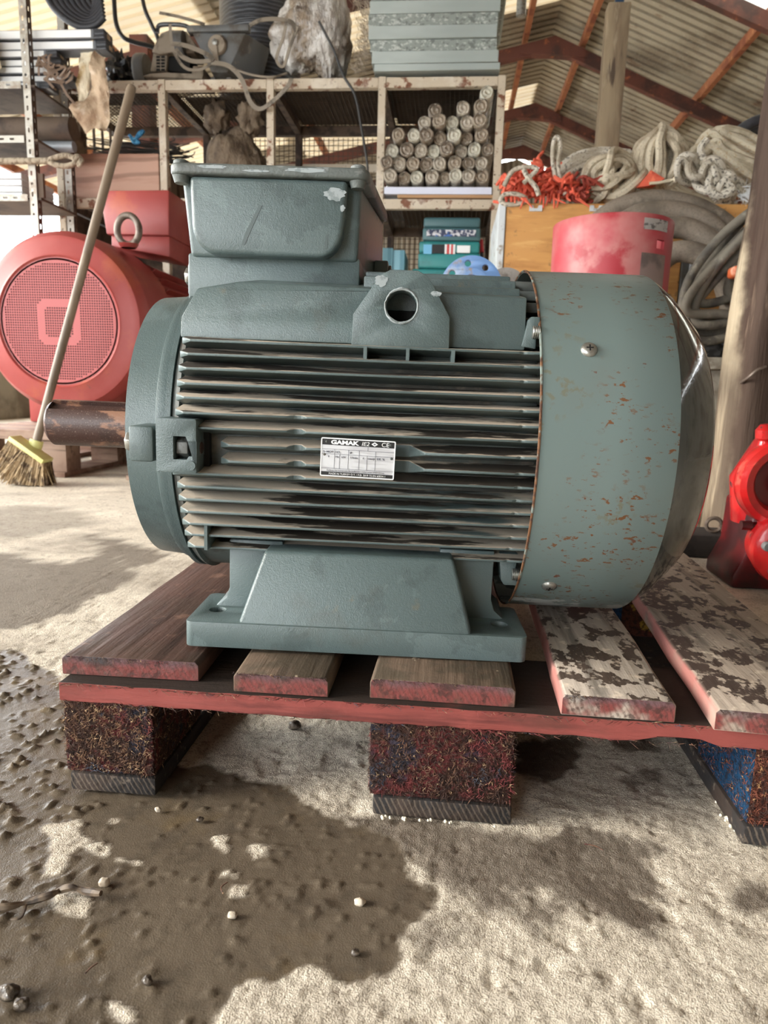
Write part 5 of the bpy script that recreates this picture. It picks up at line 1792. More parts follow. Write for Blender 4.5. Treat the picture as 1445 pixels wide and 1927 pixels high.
# ------------------------------------------------------------------ big red motor on its own pallet
M_redp = material('faded_red_paint', (152, 62, 58), 0.42, layers=[dict(c=(166, 80, 75), n=(3, 5, 0.45, 0.7), k=0.7), dict(c=(172, 88, 58), n=(5, 5, 0.55, 0.7), k=0.6), dict(c=(120, 66, 58), n=(26, 5, 0.66, 0.72), k=0.7)])
M_redg = material('red_grille', (166, 72, 69), 0.45)
MY = 2.12
c = at(110, 606, Y=MY)
rc = c.copy()
RR = 0.5 * (at(100, 434, Y=MY).z - at(100, 781, Y=MY).z)
red = thing('electric_motor', 'huge faded red electric motor with a round perforated fan cowl, behind on the left', 'motor', (rc.x, MY + 0.5, rc.z - RR - 0.02))
g = G()
GR = RR * 0.675
g.lathe([(MY + 0.004, GR - 0.004), (MY + 0.004, GR + 0.008), (MY - 0.004, GR + 0.016), (MY, GR + 0.026), (MY + 0.006, RR * 0.86), (MY + 0.014, RR * 0.925), (MY + 0.055, RR * 0.992), (MY + 0.070, RR), (MY + 0.34, RR), (MY + 0.34, RR - 0.004), (MY + 0.08, RR - 0.006), (MY + 0.012, GR)], 96, (rc.x, 0, rc.z), 'y', closed=True, cap=False)
g.build('fan_cowl', M_redp, red, world=True, ang=22)
# perforated grille: square cells with real holes
vs, fs = [], []
cell = GR * 2 / 49.0
vi = {}
PRr = GR * 0.955


def vid(i, j):
    if (i, j) not in vi:
        vi[(i, j)] = len(vs)
        x, zz = (i - 25) * cell, (j - 25) * cell
        l = math.hypot(x, zz)
        if l > GR + 0.004:
            x, zz = x * (GR + 0.004) / l, zz * (GR + 0.004) / l
        vs.append((rc.x + x, MY + 0.004, rc.z + zz))
    return vi[(i, j)]


for i in range(50):
    for j in range(50):
        x, zz = (i - 24.5) * cell, (j - 24.5) * cell
        l = math.hypot(x, zz)
        if l > GR + cell * 0.7:
            continue
        cn = [vid(i, j), vid(i + 1, j), vid(i + 1, j + 1), vid(i, j + 1)]
        ax, az = abs(x), abs(zz)
        solid = l > PRr or (max(ax, az) < cell * 9 and (max(ax, az) > cell * 5.6 or ax + az > cell * 10.5 or False) and ax + az < cell * 16)
        if solid:
            fs.append(tuple(cn))
        else:
            h = cell * 0.36
            b0 = len(vs)
            for k in range(8):
                a = R(-157.5 + 45 * k) + R(0)
                vs.append((rc.x + x + h * math.cos(a), MY + 0.004, rc.z + zz + h * math.sin(a)))
            for q_ in range(4):
                i0, i1 = 2 * q_, 2 * q_ + 1
                nxt = (2 * q_ + 2) % 8
                fs.append((cn[q_], cn[(q_ + 1) % 4], b0 + (i1 + 1) % 8, b0 + i1))
                fs.append((cn[q_], b0 + i1, b0 + i0))
G().add(vs, fs).build('perforated_grille', M_redg, red, world=True, smooth=False, kind='stuff')
G().lathe([(MY + 0.03, GR), (MY + 0.04, 0.002)], 48, (rc.x, 0, rc.z), 'y').build('fan', M_dark, red, world=True)
G().lathe([(MY + 0.34, RR * 0.90), (MY + 0.36, RR * 0.94), (MY + 0.86, RR * 0.94), (MY + 0.90, RR * 0.85)], 64, (rc.x, 0, rc.z), 'y').build('frame', M_redp, red, world=True)
for k in range(40):
    a = R(-70 + 320.0 * k / 39) + R(90 - 90)
    d = Vector((math.cos(a), 0, math.sin(a)))
    p = Vector((rc.x, 0, rc.z)) + d * RR * 0.965
    if d.z > 0.75:
        continue
    g = G().bar(Vector((p.x, MY + 0.38, p.z)), Vector((p.x, MY + 0.84, p.z)), 0.006, 0.05, d)
    g.build('cooling_fin', M_redp, red, world=True)
# terminal box
by = MY + 0.42


def rp2(px, py, y):
    q_ = at(px, py, Y=y)
    return (q_.x, q_.z)


o_ = [rp2(193, 400, by), rp2(200, 358, by), rp2(320, 358, by), rp2(322, 440, by), rp2(202, 446, by)]
G().prism([rp2(193, 398, by), rp2(201, 358, by), rp2(318, 357, by), rp2(318, 443, by), rp2(200, 441, by)], by, by + 0.36).build('terminal_box', M_redp, red, bevel=0.008, world=True)
G().prism([rp2(206, 441, by), rp2(316, 443, by), rp2(316, 482, by), rp2(206, 462, by)], by + 0.02, by + 0.34).build('box_neck', M_redp, red, bevel=0.004, world=True)
ex = at(241, 433, Y=MY + 0.20)
es = at(241, 468, Y=MY + 0.20)
ring = [ex + Vector((math.sin(t) * 0.052, 0.0, math.cos(t) * 0.064)) for t in np.linspace(0, 2 * math.pi, 33)[:-1]]
M_iron = material('grey_iron', (120, 108, 98), 0.5, metal=0.4, layers=[dict(c=(90, 76, 66), n=(30, 4, 0.5, 0.6))])
ey = G().tube(ring, 0.0155, 12, closed=True).build('lifting_eye', M_iron, red, world=True)
G().lathe([(ex.z - 0.078, 0.030), (ex.z - 0.066, 0.022)], 16, (ex.x, MY + 0.20, 0), 'z').build('eye_collar', M_redp, ey, world=True)
G().lathe([(rc.z + RR * 0.93, 0.045), (ex.z - 0.078, 0.034)], 16, (ex.x, MY + 0.20, 0), 'z').build('eye_boss', M_redp, ey, world=True)
PZ = 0.205
for s in (-1, 1):
    x = rc.x + s * RR * 0.78
    G().box(x - 0.08, x + 0.08, MY + 0.36, MY + 0.88, PZ, rc.z - RR * 0.3).build('foot', M_redp, red, bevel=0.01, world=True)
M_palw = wood('grey_pallet_wood', (164, 140, 124), [dict(c=(128, 100, 86), n=(4, 4, 0.4, 0.6))], 'x', 0.8)
# its pallet
py0, py1 = 1.98, 3.12
pal2 = thing('wooden_pallet', 'weathered grey-brown wooden pallet under the huge red motor', 'pallet', (rc.x, 2.5, 0))
z1 = PZ - 0.002
for k in range(6):
    y = py0 + k * 0.195
    G().box(rc.x - 0.44, rc.x + 0.50, y, y + 0.15, z1 - 0.042, z1).build('deck_board', M_palw, pal2, world=True, bevel=0.003, seg=1)
for x in (rc.x - 0.36, rc.x, rc.x + 0.42):
    for y in (py0 + 0.02, py0 + 0.5, py0 + 0.98):
        G().box(x - 0.07, x + 0.07, y, y + 0.12, 0.022, z1 - 0.043).build('block', M_palw, pal2, world=True)
    G().box(x - 0.07, x + 0.07, py0, py1, 0.0, 0.021).build('runner_board', M_palw, pal2, world=True)
# cross timber under the fan cowl
for s in (-1, 1):
    pass

# ------------------------------------------------------------------ broom leaning on the red motor
M_handle = material('worn_broom_handle', (126, 110, 92), 0.5, layers=[dict(c=(98, 83, 68), n=(14, 5, 0.45, 0.62), s=(1, 1, 0.15)), dict(c=(150, 134, 114), n=(20, 4, 0.58, 0.7), s=(1, 1, 0.2), k=0.6)])
M_lime = material('pale_lime_plastic', (216, 214, 140), 0.4)
M_brist = material('dirty_bristle', (170, 146, 112), 0.9, layers=[dict(c=(96, 78, 60), n=(30, 4, 0.48, 0.6)), dict(c=(206, 188, 156), n=(60, 3, 0.58, 0.66), k=0.7)])
b0_ = at(68, 834, Y=1.80)
t0_ = at(249, 160, Y=2.02)
bro = thing('broom', 'wooden-handled broom with pale lime head leaning on the red motor', 'broom', (b0_.x, b0_.y, 0))
d = (t0_ - b0_).normalized()
g = G().tube([b0_ - d * 0.02, b0_ + d * 0.3, t0_ - d * 0.02, t0_ - d * 0.006, t0_], [0.0165, 0.0175, 0.0185, 0.016, 0.008], 16)
g.build('handle', M_handle, bro, world=True)
g = G()
for k in range(7):
    g.tube([b0_ + d * (0.02 + k * 0.007), b0_ + d * (0.024 + k * 0.007)], 0.0178, 14)
g.build('handle_thread', M_handle, bro, world=True, kind='stuff')
s0 = b0_ - d * 0.055
G().tube([s0, s0 + d * 0.02, b0_ + d * 0.012], [0.031, 0.026, 0.027], 14).build('socket', M_lime, bro, world=True)
h0, h1 = at(26, 823, Y=1.76), at(90, 868, Y=1.76)
hd = (h1 - h0).normalized()
G().bar(h0, h1, 0.075, 0.020, (0, 0, 1)).build('head', M_lime, bro, world=True, bevel=0.004)
core = [h0 + Vector((-0.01, 0, -0.02)), h1 + Vector((0.0, 0, -0.012))]
vs, fs = [], []
r_ = random.Random(8)
for k in range(2600):
    u = r_.random()
    p = h0.lerp(h1, u) + Vector((0, r_.uniform(-0.035, 0.035), -0.008))
    dn = Vector((-0.62 + 0.5 * u + r_.gauss(0, 0.18), r_.gauss(0, 0.16), -1.0)).normalized()
    ln = min(0.155 * r_.uniform(0.7, 1.05), (p.z - 0.003) / max(0.2, -dn.z))
    e = p + dn * ln + Vector((r_.gauss(0, 0.006), r_.gauss(0, 0.006), 0))
    e.z = max(e.z, 0.002)
    s = Vector((0.0022, r_.uniform(-0.002, 0.002), 0))
    b_ = len(vs)
    vs += [tuple(p - s), tuple(p + s), tuple(e + s * 0.8), tuple(e - s * 0.8)]
    fs.append((b_, b_ + 1, b_ + 2, b_ + 3))
G().add(vs, fs).build('bristles', M_brist, bro, world=True, smooth=False, kind='stuff')

# ------------------------------------------------------------------ right side: cabinet, ledge, pipe, hoses, ropes
M_ply = material('orange_varnished_ply', (206, 152, 88), 0.5, layers=[dict(c=(176, 122, 66), n=(5, 5, 0.45, 0.65), s=(0.4, 1, 2)), dict(c=(226, 180, 116), n=(18, 4, 0.55, 0.7), s=(0.3, 1, 2), k=0.6), dict(c=(120, 92, 62), n=(26, 5, 0.64, 0.72), k=0.6)])
M_edge = material('painted_edge_profile', (206, 212, 214), 0.45, layers=[dict(c=(150, 140, 126), n=(16, 5, 0.55, 0.65))])
CY = 2.40
a = at(939, 383, Y=CY)
CX0, CX1, CZ = a.x, 1.92, 1.246
cab = thing('cabinet', 'large orange plywood cabinet with pale metal edges carrying the ropes', 'cabinet', ((CX0 + CX1) / 2, CY + 0.35, 0))
sx = at(1297, 500, Y=CY).x
for (xa, xb) in ((CX0 + 0.034, sx - 0.034), (sx + 0.034, CX1 - 0.034)):
    G().box(xa, xb, CY + 0.006, CY + 0.70, 0.03, CZ).build('panel', M_ply, cab, world=True, bevel=0.004, seg=1)
for (xa, xb, m) in ((CX0, CX0 + 0.032, M_edge), (sx - 0.032, sx - 0.001, M_hop), (sx + 0.001, sx + 0.032, M_edge), (CX1 - 0.032, CX1, M_edge)):
    G().box(xa, xb, CY, CY + 0.70, 0.0, CZ + 0.001).build('edge_profile', m, cab, world=True, bevel=0.003, seg=1)
for px in (1008, 1122):
    p = at(px, 391, Y=CY)
    G().prism([(p.x - 0.028, p.z - 0.014), (p.x - 0.028, p.z + 0.010), (p.x - 0.012, p.z + 0.010), (p.x - 0.008, p.z - 0.002), (p.x + 0.008, p.z - 0.002), (p.x + 0.012, p.z + 0.010), (p.x + 0.028, p.z + 0.010), (p.x + 0.028, p.z - 0.014)], CY - 0.002, CY + 0.006).build('latch_plate', M_edge, cab, world=True)

M_conc = material('pale_concrete', (176, 170, 156), 0.85, layers=[dict(c=(140, 132, 118), n=(8, 5, 0.45, 0.62)), dict(c=(200, 196, 184), n=(24, 4, 0.55, 0.7), k=0.6)], bump=[(60, 4, 0.4, 0.006)])
LY, LZ = 1.86, 0.573
ledge = thing('concrete_ledge', 'low pale concrete ledge in front of the orange cabinet', 'ledge', (1.5, LY + 0.25, 0))
G().box(0.42, 2.6, LY + 0.03, CY - 0.02, 0, LZ - 0.046).build('ledge_wall', M_conc, ledge, world=True)
G().box(0.40, 2.6, LY, CY - 0.015, LZ - 0.045, LZ).build('ledge_cap', M_conc, ledge, world=True, bevel=0.006)

# red pipe with sticker and slot
M_redpipe = material('dusty_red_pipe', (172, 60, 68), 0.5, layers=[dict(c=(186, 124, 120), n=(2.6, 5, 0.42, 0.60), k=0.9), dict(c=(160, 42, 52), n=(5, 5, 0.58, 0.68)), dict(c=(140, 110, 102), n=(9, 5, 0.62, 0.70), k=0.6)])
pl_, pr_ = at(1032, 440, Y=1.5), at(1258, 440, Y=1.5)
pr0 = (pr_.x - pl_.x) / 2 * 0.985
pcx = (pr_.x + pl_.x) / 2 + 0.012
ptop = at(1145, 423, Y=1.5).z - 0.003
pipe = thing('red_pipe', 'upright dusty red steel pipe with a slot and a metal tag near its rim', 'pipe', (pcx, 1.5, 0))
slot_a = math.atan2(at(1237, 477, Y=1.36).x - pcx, 0.14)
n = 96
g = G()
vs, fs = [], []
zs = [0.0, 0.2, 0.5, ptop - 0.11, ptop - 0.096, ptop - 0.070, ptop - 0.05, ptop - 0.004, ptop]
rs = [pr0 * 0.985, pr0 * 0.985, pr0 * 0.985, pr0 * 0.992, pr0 * 0.994, pr0 * 0.995, pr0 * 0.996, pr0, pr0 - 0.003]
aa = []
for k in range(n):
    aa.append(2 * math.pi * k / n)
sl0 = None
ai = at(1226, 470, Y=1.35)
for lay, inner in ((0, False), (1, True)):
    for z, r_0 in zip(zs, rs):
        rr_ = r_0 - (0.010 if inner else 0)
        for k in range(n):
            vs.append((pcx + rr_ * math.sin(aa[k]), 1.5 - rr_ * math.cos(aa[k]), z))
nz = len(zs)
ks = int(round(0.66 / (2 * math.pi) * n))


def isslot(i, k):
    return i == 4 and ks - 1 <= k <= ks + 1


for lay in (0, 1):
    off = lay * nz * n
    for i in range(nz - 1):
        for k in range(n):
            if isslot(i, k):
                continue
            l = (k + 1) % n
            q_ = (off + i * n + k, off + i * n + l, off + (i + 1) * n + l, off + (i + 1) * n + k)
            fs.append(q_ if lay == 0 else q_[::-1])
o_ = nz * n
for k in range(n):
    l = (k + 1) % n
    fs.append(((nz - 1) * n + k, (nz - 1) * n + l, o_ + (nz - 1) * n + l, o_ + (nz - 1) * n + k))
    fs.append((k, o_ + k, o_ + l, l))
for k in range(ks - 1, ks + 2):
    fs.append((4 * n + k, 4 * n + k + 1, o_ + 4 * n + k + 1, o_ + 4 * n + k))
    fs.append((5 * n + k + 1, 5 * n + k, o_ + 5 * n + k, o_ + 5 * n + k + 1))
for k in (ks - 1, ks + 2):
    fs.append((4 * n + k, 5 * n + k, o_ + 5 * n + k, o_ + 4 * n + k))
g.add(vs, fs).build('pipe_wall', M_redpipe, pipe, world=True)
M_tag = material('scuffed_metal_tag', (176, 172, 168), 0.5, metal=0.3, layers=[dict(c=(104, 100, 98), n=(60, 5, 0.48, 0.58), s=(0.4, 1, 1))])


def pipe_patch(name, a0, a1, z0, z1, m, lift=0.0012):
    vs, fs = [], []
    nn = 12
    for i in range(nn + 1):
        a = a0 + (a1 - a0) * i / nn
        for z in (z0, z1):
            for q_ in (0, lift):
                r_ = pr0 + q_
                vs.append((pcx + r_ * math.sin(a), 1.5 - r_ * math.cos(a), z))
    for i in range(nn):
        b = 4 * i
        fs += [(b + 1, b + 5, b + 7, b + 3), (b + 3, b + 7, b + 6, b + 2), (b + 0, b + 4, b + 5, b + 1)]
    fs += [(0, 1, 3, 2), (4 * nn, 4 * nn + 2, 4 * nn + 3, 4 * nn + 1)]
    return G().add(vs, fs).build(name, m, pipe, world=True)


pipe_patch('metal_tag', 0.30, 0.82, ptop - 0.046, ptop - 0.014, M_tag)
pipe_patch('bare_patch', 0.30, 0.84, ptop - 0.40, ptop - 0.112, material('bare_grey_primer', (130, 112, 106), 0.6, layers=[dict(c=(96, 84, 80), n=(12, 5, 0.45, 0.62))]), 0.0006)

# flanged elbows behind the motor
M_blue = material('worn_blue_paint', (104, 140, 190), 0.5, layers=[dict(c=(150, 166, 190), n=(10, 5, 0.48, 0.62)), dict(c=(140, 128, 118), n=(18, 5, 0.60, 0.68))])
M_castg = material('grey_cast_flange', (150, 144, 138), 0.55, layers=[dict(c=(110, 100, 94), n=(16, 5, 0.48, 0.62))])
for (px, py, Y, r0, m, nb, lab, rot0) in ((886, 541, 1.12, 0.086, M_blue, 8, 'worn blue pipe flange with bolt holes on an elbow behind the motor', 10), (951, 546, 1.30, 0.066, M_castg, 4, 'smaller grey pipe flange just right of the blue flange', 40)):
    c = at(px, py, Y=Y)
    el = thing('flanged_elbow', lab, 'flange', (c.x, Y + 0.08, 0))
    holes = [circle(c.x + r0 * 0.76 * math.cos(R(rot0 + 360 / nb * k)), c.z + r0 * 0.76 * math.sin(R(rot0 + 360 / nb * k)), r0 * 0.105, 14) for k in range(nb)]
    G().holed(circle(c.x, c.z, r0, 48), holes + [circle(c.x, c.z, r0 * 0.40, 32)], Y, Y + 0.018).build('flange_plate', m, el, world=True, bevel=0.0012, merge=True)
    G().holed(circle(c.x, c.z, r0 * 0.60, 40), [circle(c.x, c.z, r0 * 0.40, 32)], Y - 0.003, Y).build('raised_face', m, el, world=True, merge=True)
    rr_ = r0 * 0.44
    path = [(c.x, Y + 0.012, c.z), (c.x, Y + 0.05, c.z)] + [(c.x, Y + 0.05 + 0.10 * math.sin(t), c.z - 0.10 + 0.10 * math.cos(t)) for t in np.linspace(0.2, math.pi / 2, 7)] + [(c.x, Y + 0.15, 0.02)]
    G().tube(path, rr_, 20).build('elbow_pipe', m, el, world=True)
    G().lathe([(0.0, r0), (0.018, r0), (0.018, rr_)], 40, (c.x, Y + 0.15, 0), 'z').build('base_flange', m, el, world=True)

# thick suction hose coil leaning on the cabinet
M_hose = material('dusty_grey_hose', (132, 120, 106), 0.75, layers=[dict(c=(104, 94, 82), n=(6, 5, 0.45, 0.62)), dict(c=(160, 148, 132), n=(14, 4, 0.56, 0.7), k=0.6), dict(c=(98, 88, 78), n=(120, 2, 0.52, 0.6), k=0.4)], bump=[(160, 2, 0.25, 0.003)])
HYc = 2.16
hr = 0.050


def hose_ring(pts, y0, y1):
    P = []
    m_ = len(pts)
    for i, (a, b) in enumerate(pts):
        P.append(at(a, b, Y=y0 + (y1 - y0) * i / (m_ - 1)))
    return P


pxs = [(1080, 640, 2.31), (1078, 530, 2.31), (1098, 450, 2.31), (1142, 404, 2.31), (1195, 382, 2.31), (1252, 378, 2.31), (1320, 396, 2.31), (1378, 436, 2.30), (1412, 500, 2.29), (1405, 590, 2.28),
       (1350, 655, 2.27), (1240, 668, 2.24), (1130, 640, 2.22), (1096, 540, 2.21), (1122, 458, 2.20), (1170, 420, 2.20), (1222, 398, 2.19), (1290, 402, 2.19), (1350, 436, 2.18), (1392, 500, 2.17), (1385, 600, 2.16),
       (1310, 662, 2.14), (1200, 664, 2.12), (1142, 600, 2.10), (1150, 520, 2.09), (1190, 462, 2.09), (1240, 434, 2.08), (1292, 430, 2.08), (1345, 462, 2.07), (1378, 520, 2.06), (1362, 610, 2.04),
       (1290, 664, 2.02), (1220, 620, 2.00), (1222, 530, 2.00), (1262, 478, 1.99), (1312, 478, 1.98), (1352, 506, 1.97), (1372, 565, 1.965)]
path = []
for (a_, b_, y_) in pxs:
    p_ = at(a_, b_, Y=2.31 - (2.31 - y_) * 0.75)
    p_.z = max(p_.z, LZ + 0.062)
    path.append(p_)
path = smooth_path(path, 6)
hr = 0.042
tag(G().tube(path, hr, 14).build('suction_hose', M_hose), 'coil of thick dusty grey hose leaning on the orange cabinet', 'hose')

# coil of thinner grey cable on the ledge
M_cable = material('dusty_grey_cable', (118, 112, 100), 0.7, layers=[dict(c=(84, 80, 74), n=(9, 5, 0.45, 0.62)), dict(c=(152, 146, 132), n=(20, 4, 0.57, 0.7), k=0.6)])
path = []
r_ = random.Random(12)
lobes = [((1460, 366), (1400, 418), (1338, 488), (1290, 560), (1286, 604), (1330, 630), (1400, 606), (1460, 566)),
         ((1475, 530), (1475, 425), (1425, 424), (1366, 474), (1312, 540), (1300, 580), (1345, 598), (1410, 572), (1462, 536)),
         ((1476, 480), (1462, 446), (1434, 448), (1386, 486), (1336, 540), (1316, 566), (1352, 570), (1420, 540)),
         ((1468, 505), (1446, 466), (1410, 474), (1384, 508), (1372, 545), (1392, 566), (1430, 560)),
         ((1470, 585), (1440, 604), (1380, 628), (1325, 644), (1286, 618), (1280, 574), (1304, 512), (1362, 436), (1450, 378)),
         ((1490, 390), (1490, 520), (1440, 590), (1390, 600), (1330, 610), (1304, 596), (1322, 540), (1380, 462), (1440, 408), (1476, 402)),
         ((1486, 480), (1460, 560), (1400, 590), (1350, 590), (1296, 590), (1298, 556), (1342, 508), (1400, 440), (1466, 390))]
y = 1.955
pts = []
for l in lobes:
    for (a, b) in l:
        pts.append(at(a + r_.uniform(-4, 4), b + r_.uniform(-4, 4), Y=y + r_.uniform(-0.012, 0.012)))
    y -= 0.013
for p in pts:
    p.z = max(p.z, LZ + 0.025)
tag(G().tube(smooth_path(pts, 6), 0.0172, 10).build('cable_coil', M_cable), 'untidy coil of grey cable heaped on the ledge beside the wooden post', 'cable')
M_oranges = material('orange_plug_plastic', (224, 112, 66), 0.5, layers=[dict(c=(240, 180, 150), n=(12, 4, 0.5, 0.62))])
p = at(1402, 516, Y=1.84)
plug = thing('orange_plug', 'faded orange plug on the grey cable beside the wooden post', 'plug', (p.x, p.y, p.z - 0.05))
G().box(p.x - 0.055, p.x + 0.06, 1.80, 1.87, p.z - 0.016, p.z + 0.024).jitter(0.004, 20).build('plug_body', M_oranges, plug, world=True, bevel=0.012, seg=3)
G().box(p.x - 0.03, p.x + 0.04, 1.81, 1.86, p.z - 0.05, p.z - 0.016).build('plug_foot', M_hop, plug, world=True, bevel=0.006)
# scrap on the ledge
for i, (px, py, r0, m, lab) in enumerate(((1352, 640, 0.030, M_dark, 'black rag lump on the ledge, nearest the motor'), (1388, 628, 0.042, M_blackplastic, 'black plastic lump on the ledge behind the rusty disc'), (1412, 640, 0.04, M_hose, 'dusty rag lump on the ledge close to the wooden post'))):
    c = at(px, py, Y=(1.92, 1.97, 1.905)[i])
    tag(blob((c.x, c.y, LZ + r0 * 0.8), r0 * 1.5, r0, r0, 50 + i, 0.3, 4, 14, flat=LZ).build('rag_lump', m, ang=50), lab, 'rag')
c = at(1388, 655, Y=1.90)
M_rustd = material('rusty_disc', (104, 66, 50), 0.7, layers=[dict(c=(70, 48, 40), n=(40, 4, 0.45, 0.6))])
tag(G().lathe([(-0.006, 0.030), (-0.006, 0.036), (0.006, 0.036), (0.006, 0.030)], 24, (0, 0, 0), 'y', M=Matrix.Translation((c.x, 1.90, LZ + 0.0365)) @ Matrix.Rotation(R(-8), 4, 'X')).build('rusty_disc', M_rustd), 'small rusty steel disc propped on the ledge', 'disc')

# ropes heaped on the cabinet
M_rope = material('white_fleck_rope', (200, 192, 176), 0.85, layers=[dict(c=(90, 84, 78), n=(85, 1, 0.58, 0.61), k=0.8), dict(c=(160, 148, 128), n=(9, 5, 0.48, 0.65), k=0.8)], bump=[(220, 2, 0.5, 0.004)])
M_rope2 = material('beige_fleck_rope', (200, 188, 164), 0.85, layers=[dict(c=(116, 106, 94), n=(110, 1, 0.61, 0.64), k=0.5), dict(c=(148, 132, 110), n=(8, 5, 0.48, 0.65), k=0.8)], bump=[(220, 2, 0.5, 0.004)])
M_rope3 = material('cream_yellow_fleck_rope', (214, 204, 180), 0.85, layers=[dict(c=(190, 160, 110), n=(90, 1, 0.60, 0.64), k=0.6), dict(c=(160, 146, 122), n=(8, 5, 0.5, 0.65), k=0.8)], bump=[(220, 2, 0.5, 0.004)])
M_net = material('orange_red_net', (222, 100, 74), 0.7, layers=[dict(c=(196, 78, 58), n=(16, 4, 0.48, 0.62)), dict(c=(240, 130, 96), n=(30, 3, 0.58, 0.68))])
TOP = CZ + 0.002


def rope_heap(name, px, py, y, rx, ry, rz, loops, rad, m, label, seed, tilt=(0, 0, 0), wob=0.25, squeeze=0.0, ends=True):
    """one continuous rope wound into a loose heap: loops whose plane turns slowly"""
    r_ = random.Random(seed)
    c = at(px, py, Y=y)
    c = Vector((c.x, y, max(c.z, TOP + 0.02)))
    pts = []
    n = 14
    ph = [r_.uniform(0, 6.28) for _ in range(loops)]
    for k in range(loops):
        u = (k + 0.5) / loops
        s = 0.72 + 0.3 * math.sin(math.pi * u) + r_.uniform(-0.08, 0.08)
        off = Vector((r_.uniform(-wob, wob) * rx * 0.6, (u - 0.5) * 2 * ry * 0.8, r_.uniform(-wob, wob) * rz * 0.5))
        ax = Euler((tilt[0] + r_.uniform(-wob, wob) * 1.2, tilt[1] + r_.uniform(-wob, wob), tilt[2] + r_.uniform(-wob, wob) * 1.6)).to_matrix()
        for i in range(n):
            a = 2 * math.pi * i / n
            q_ = Vector((rx * s * math.cos(a) * (1 - squeeze * max(0, math.sin(a))), ry * 0.18 * math.sin(2 * a + ph[k]), rz * s * math.sin(a)))
            p = c + ax @ q_ + off
            p.z = max(p.z, TOP + rad)
            pts.append(p)
    return tag(G().tube(smooth_path(pts, 3), rad, 8).build(name, m), label, 'rope', 'ropes heaped on the cabinet')




def rope_build(name, pts, rad, m, label):
    for p in pts:
        p.z = max(p.z, TOP + rad)
    return tag(G().tube(smooth_path(pts, 3), rad, 7).build(name, m), label, 'rope', 'ropes heaped on the cabinet')


def yarn_ball(px, py, y, rx, ry, rz, loops, seed, bias=0.5):
    """loops round a lumpy ball in many planes"""
    r_ = random.Random(seed)
    c = at(px, py, Y=y)
    pts = []
    for k in range(loops):
        ax = Euler((r_.gauss(0, bias) + 0.3, r_.gauss(0, bias), r_.uniform(0, 3.14) if r_.random() < 0.6 else r_.gauss(0.4, 0.4))).to_matrix()
        s = r_.uniform(0.62, 1.02)
        of = Vector((r_.uniform(-0.3, 0.3) * rx, r_.uniform(-0.3, 0.3) * ry, r_.uniform(-0.25, 0.2) * rz))
        for i in range(11):
            a = 2 * math.pi * i / 11 + k * 0.9
            q_ = ax @ Vector((math.cos(a), 0.25 * math.sin(2 * a + k), math.sin(a)))
            w = 1 + r_.uniform(-0.07, 0.07)
            pts.append(c + of + Vector((q_.x * rx, q_.y * ry, q_.z * rz)) * s * w)
    return pts


def strands(ends, y0, dy, n, seed, wob=10):
    """a rope laid to and fro along a picture path, strand beside strand"""
    r_ = random.Random(seed)
    pts = []
    for k in range(n):
        l = ends if k % 2 == 0 else ends[::-1]
        v = (k + 0.5) / n - 0.5
        for (a, b, w) in l:
            pts.append(at(a + r_.uniform(-wob, wob) * 0.5, b + v * 2 * w + r_.uniform(-wob, wob) * 0.3, Y=y0 + dy * math.cos(v * math.pi) * -1 + r_.uniform(-0.012, 0.012)))
    return pts


rope_build('rope_heap', strands([(1050, 340, 22), (1085, 312, 22), (1130, 296, 20), (1175, 300, 16), (1195, 330, 16)], 2.66, 0.06, 6, 1, 18), 0.0165, M_rope, 'white rope with black flecks lying behind the orange net')
rope_build('rope_heap', yarn_ball(1155, 336, 2.53, 0.125, 0.105, 0.100, 12, 2, 0.75), 0.0165, M_rope2, 'dusty beige rope knotted in a ball at the middle of the cabinet')
r_ = random.Random(3)
c_ = at(1243, 300, Y=2.54)
pts = []
for k in range(11):
    an = math.pi * k / 11 + r_.uniform(-0.25, 0.25)
    s_ = r_.uniform(0.78, 1.06)
    for i in range(14):
        a = 2 * math.pi * i / 14
        rr_ = (0.108 - 0.030 * max(0, math.sin(a)) ** 2) * s_
        hz = math.sin(a) * 0.128 * s_
        pts.append(c_ + Vector((rr_ * math.cos(a) * math.cos(an), rr_ * math.cos(a) * math.sin(an) * 0.8, hz)) + Vector((r_.gauss(0, 0.006), r_.gauss(0, 0.006), r_.gauss(0, 0.006))))
rope_build('rope_hank', pts, 0.0172, M_rope2, 'tall upright hank of grey-flecked rope')
pts = []
r_ = random.Random(4)
for k in range(14):
    u = k / 13
    cx_, cy_ = 1298 + 78 * u + r_.uniform(-8, 8), 322 + 44 * u * u + r_.uniform(-12, 12)
    rr_ = r_.uniform(15, 24)
    ph = r_.uniform(0, 6)
    for i in range(9):
        a = ph + 2 * math.pi * i / 9
        pts.append(at(cx_ + rr_ * math.cos(a) * 1.0, cy_ + rr_ * 1.1 * math.sin(a), Y=2.44 + 0.05 * math.sin(a + k) - 0.03 * u))
zs_ = [p.z for p in pts]
for p in pts:
    if p.y > 2.395:
        p.z = max(p.z, TOP + 0.013)
tag(G().tube(smooth_path(pts, 3), 0.0155, 7).build('rope_heap', M_rope), 'black and white flecked rope drooping in small loops over the cabinet front', 'rope', 'ropes heaped on the cabinet')
rope_build('rope_heap', strands([(1296, 300, 20), (1330, 272, 26), (1375, 290, 46), (1420, 322, 54), (1475, 355, 46)], 2.64, 0.12, 7, 5, 34), 0.0170, M_rope3, 'thick cream rope with yellow flecks at the right end')
rope_build('rope_heap', strands([(1310, 290, 10), (1345, 258, 12), (1395, 268, 16), (1450, 300, 18), (1500, 330, 16)], 2.82, 0.05, 5, 8, 20), 0.0170, M_rope3, 'cream rope lying behind the thick yellow-flecked rope')
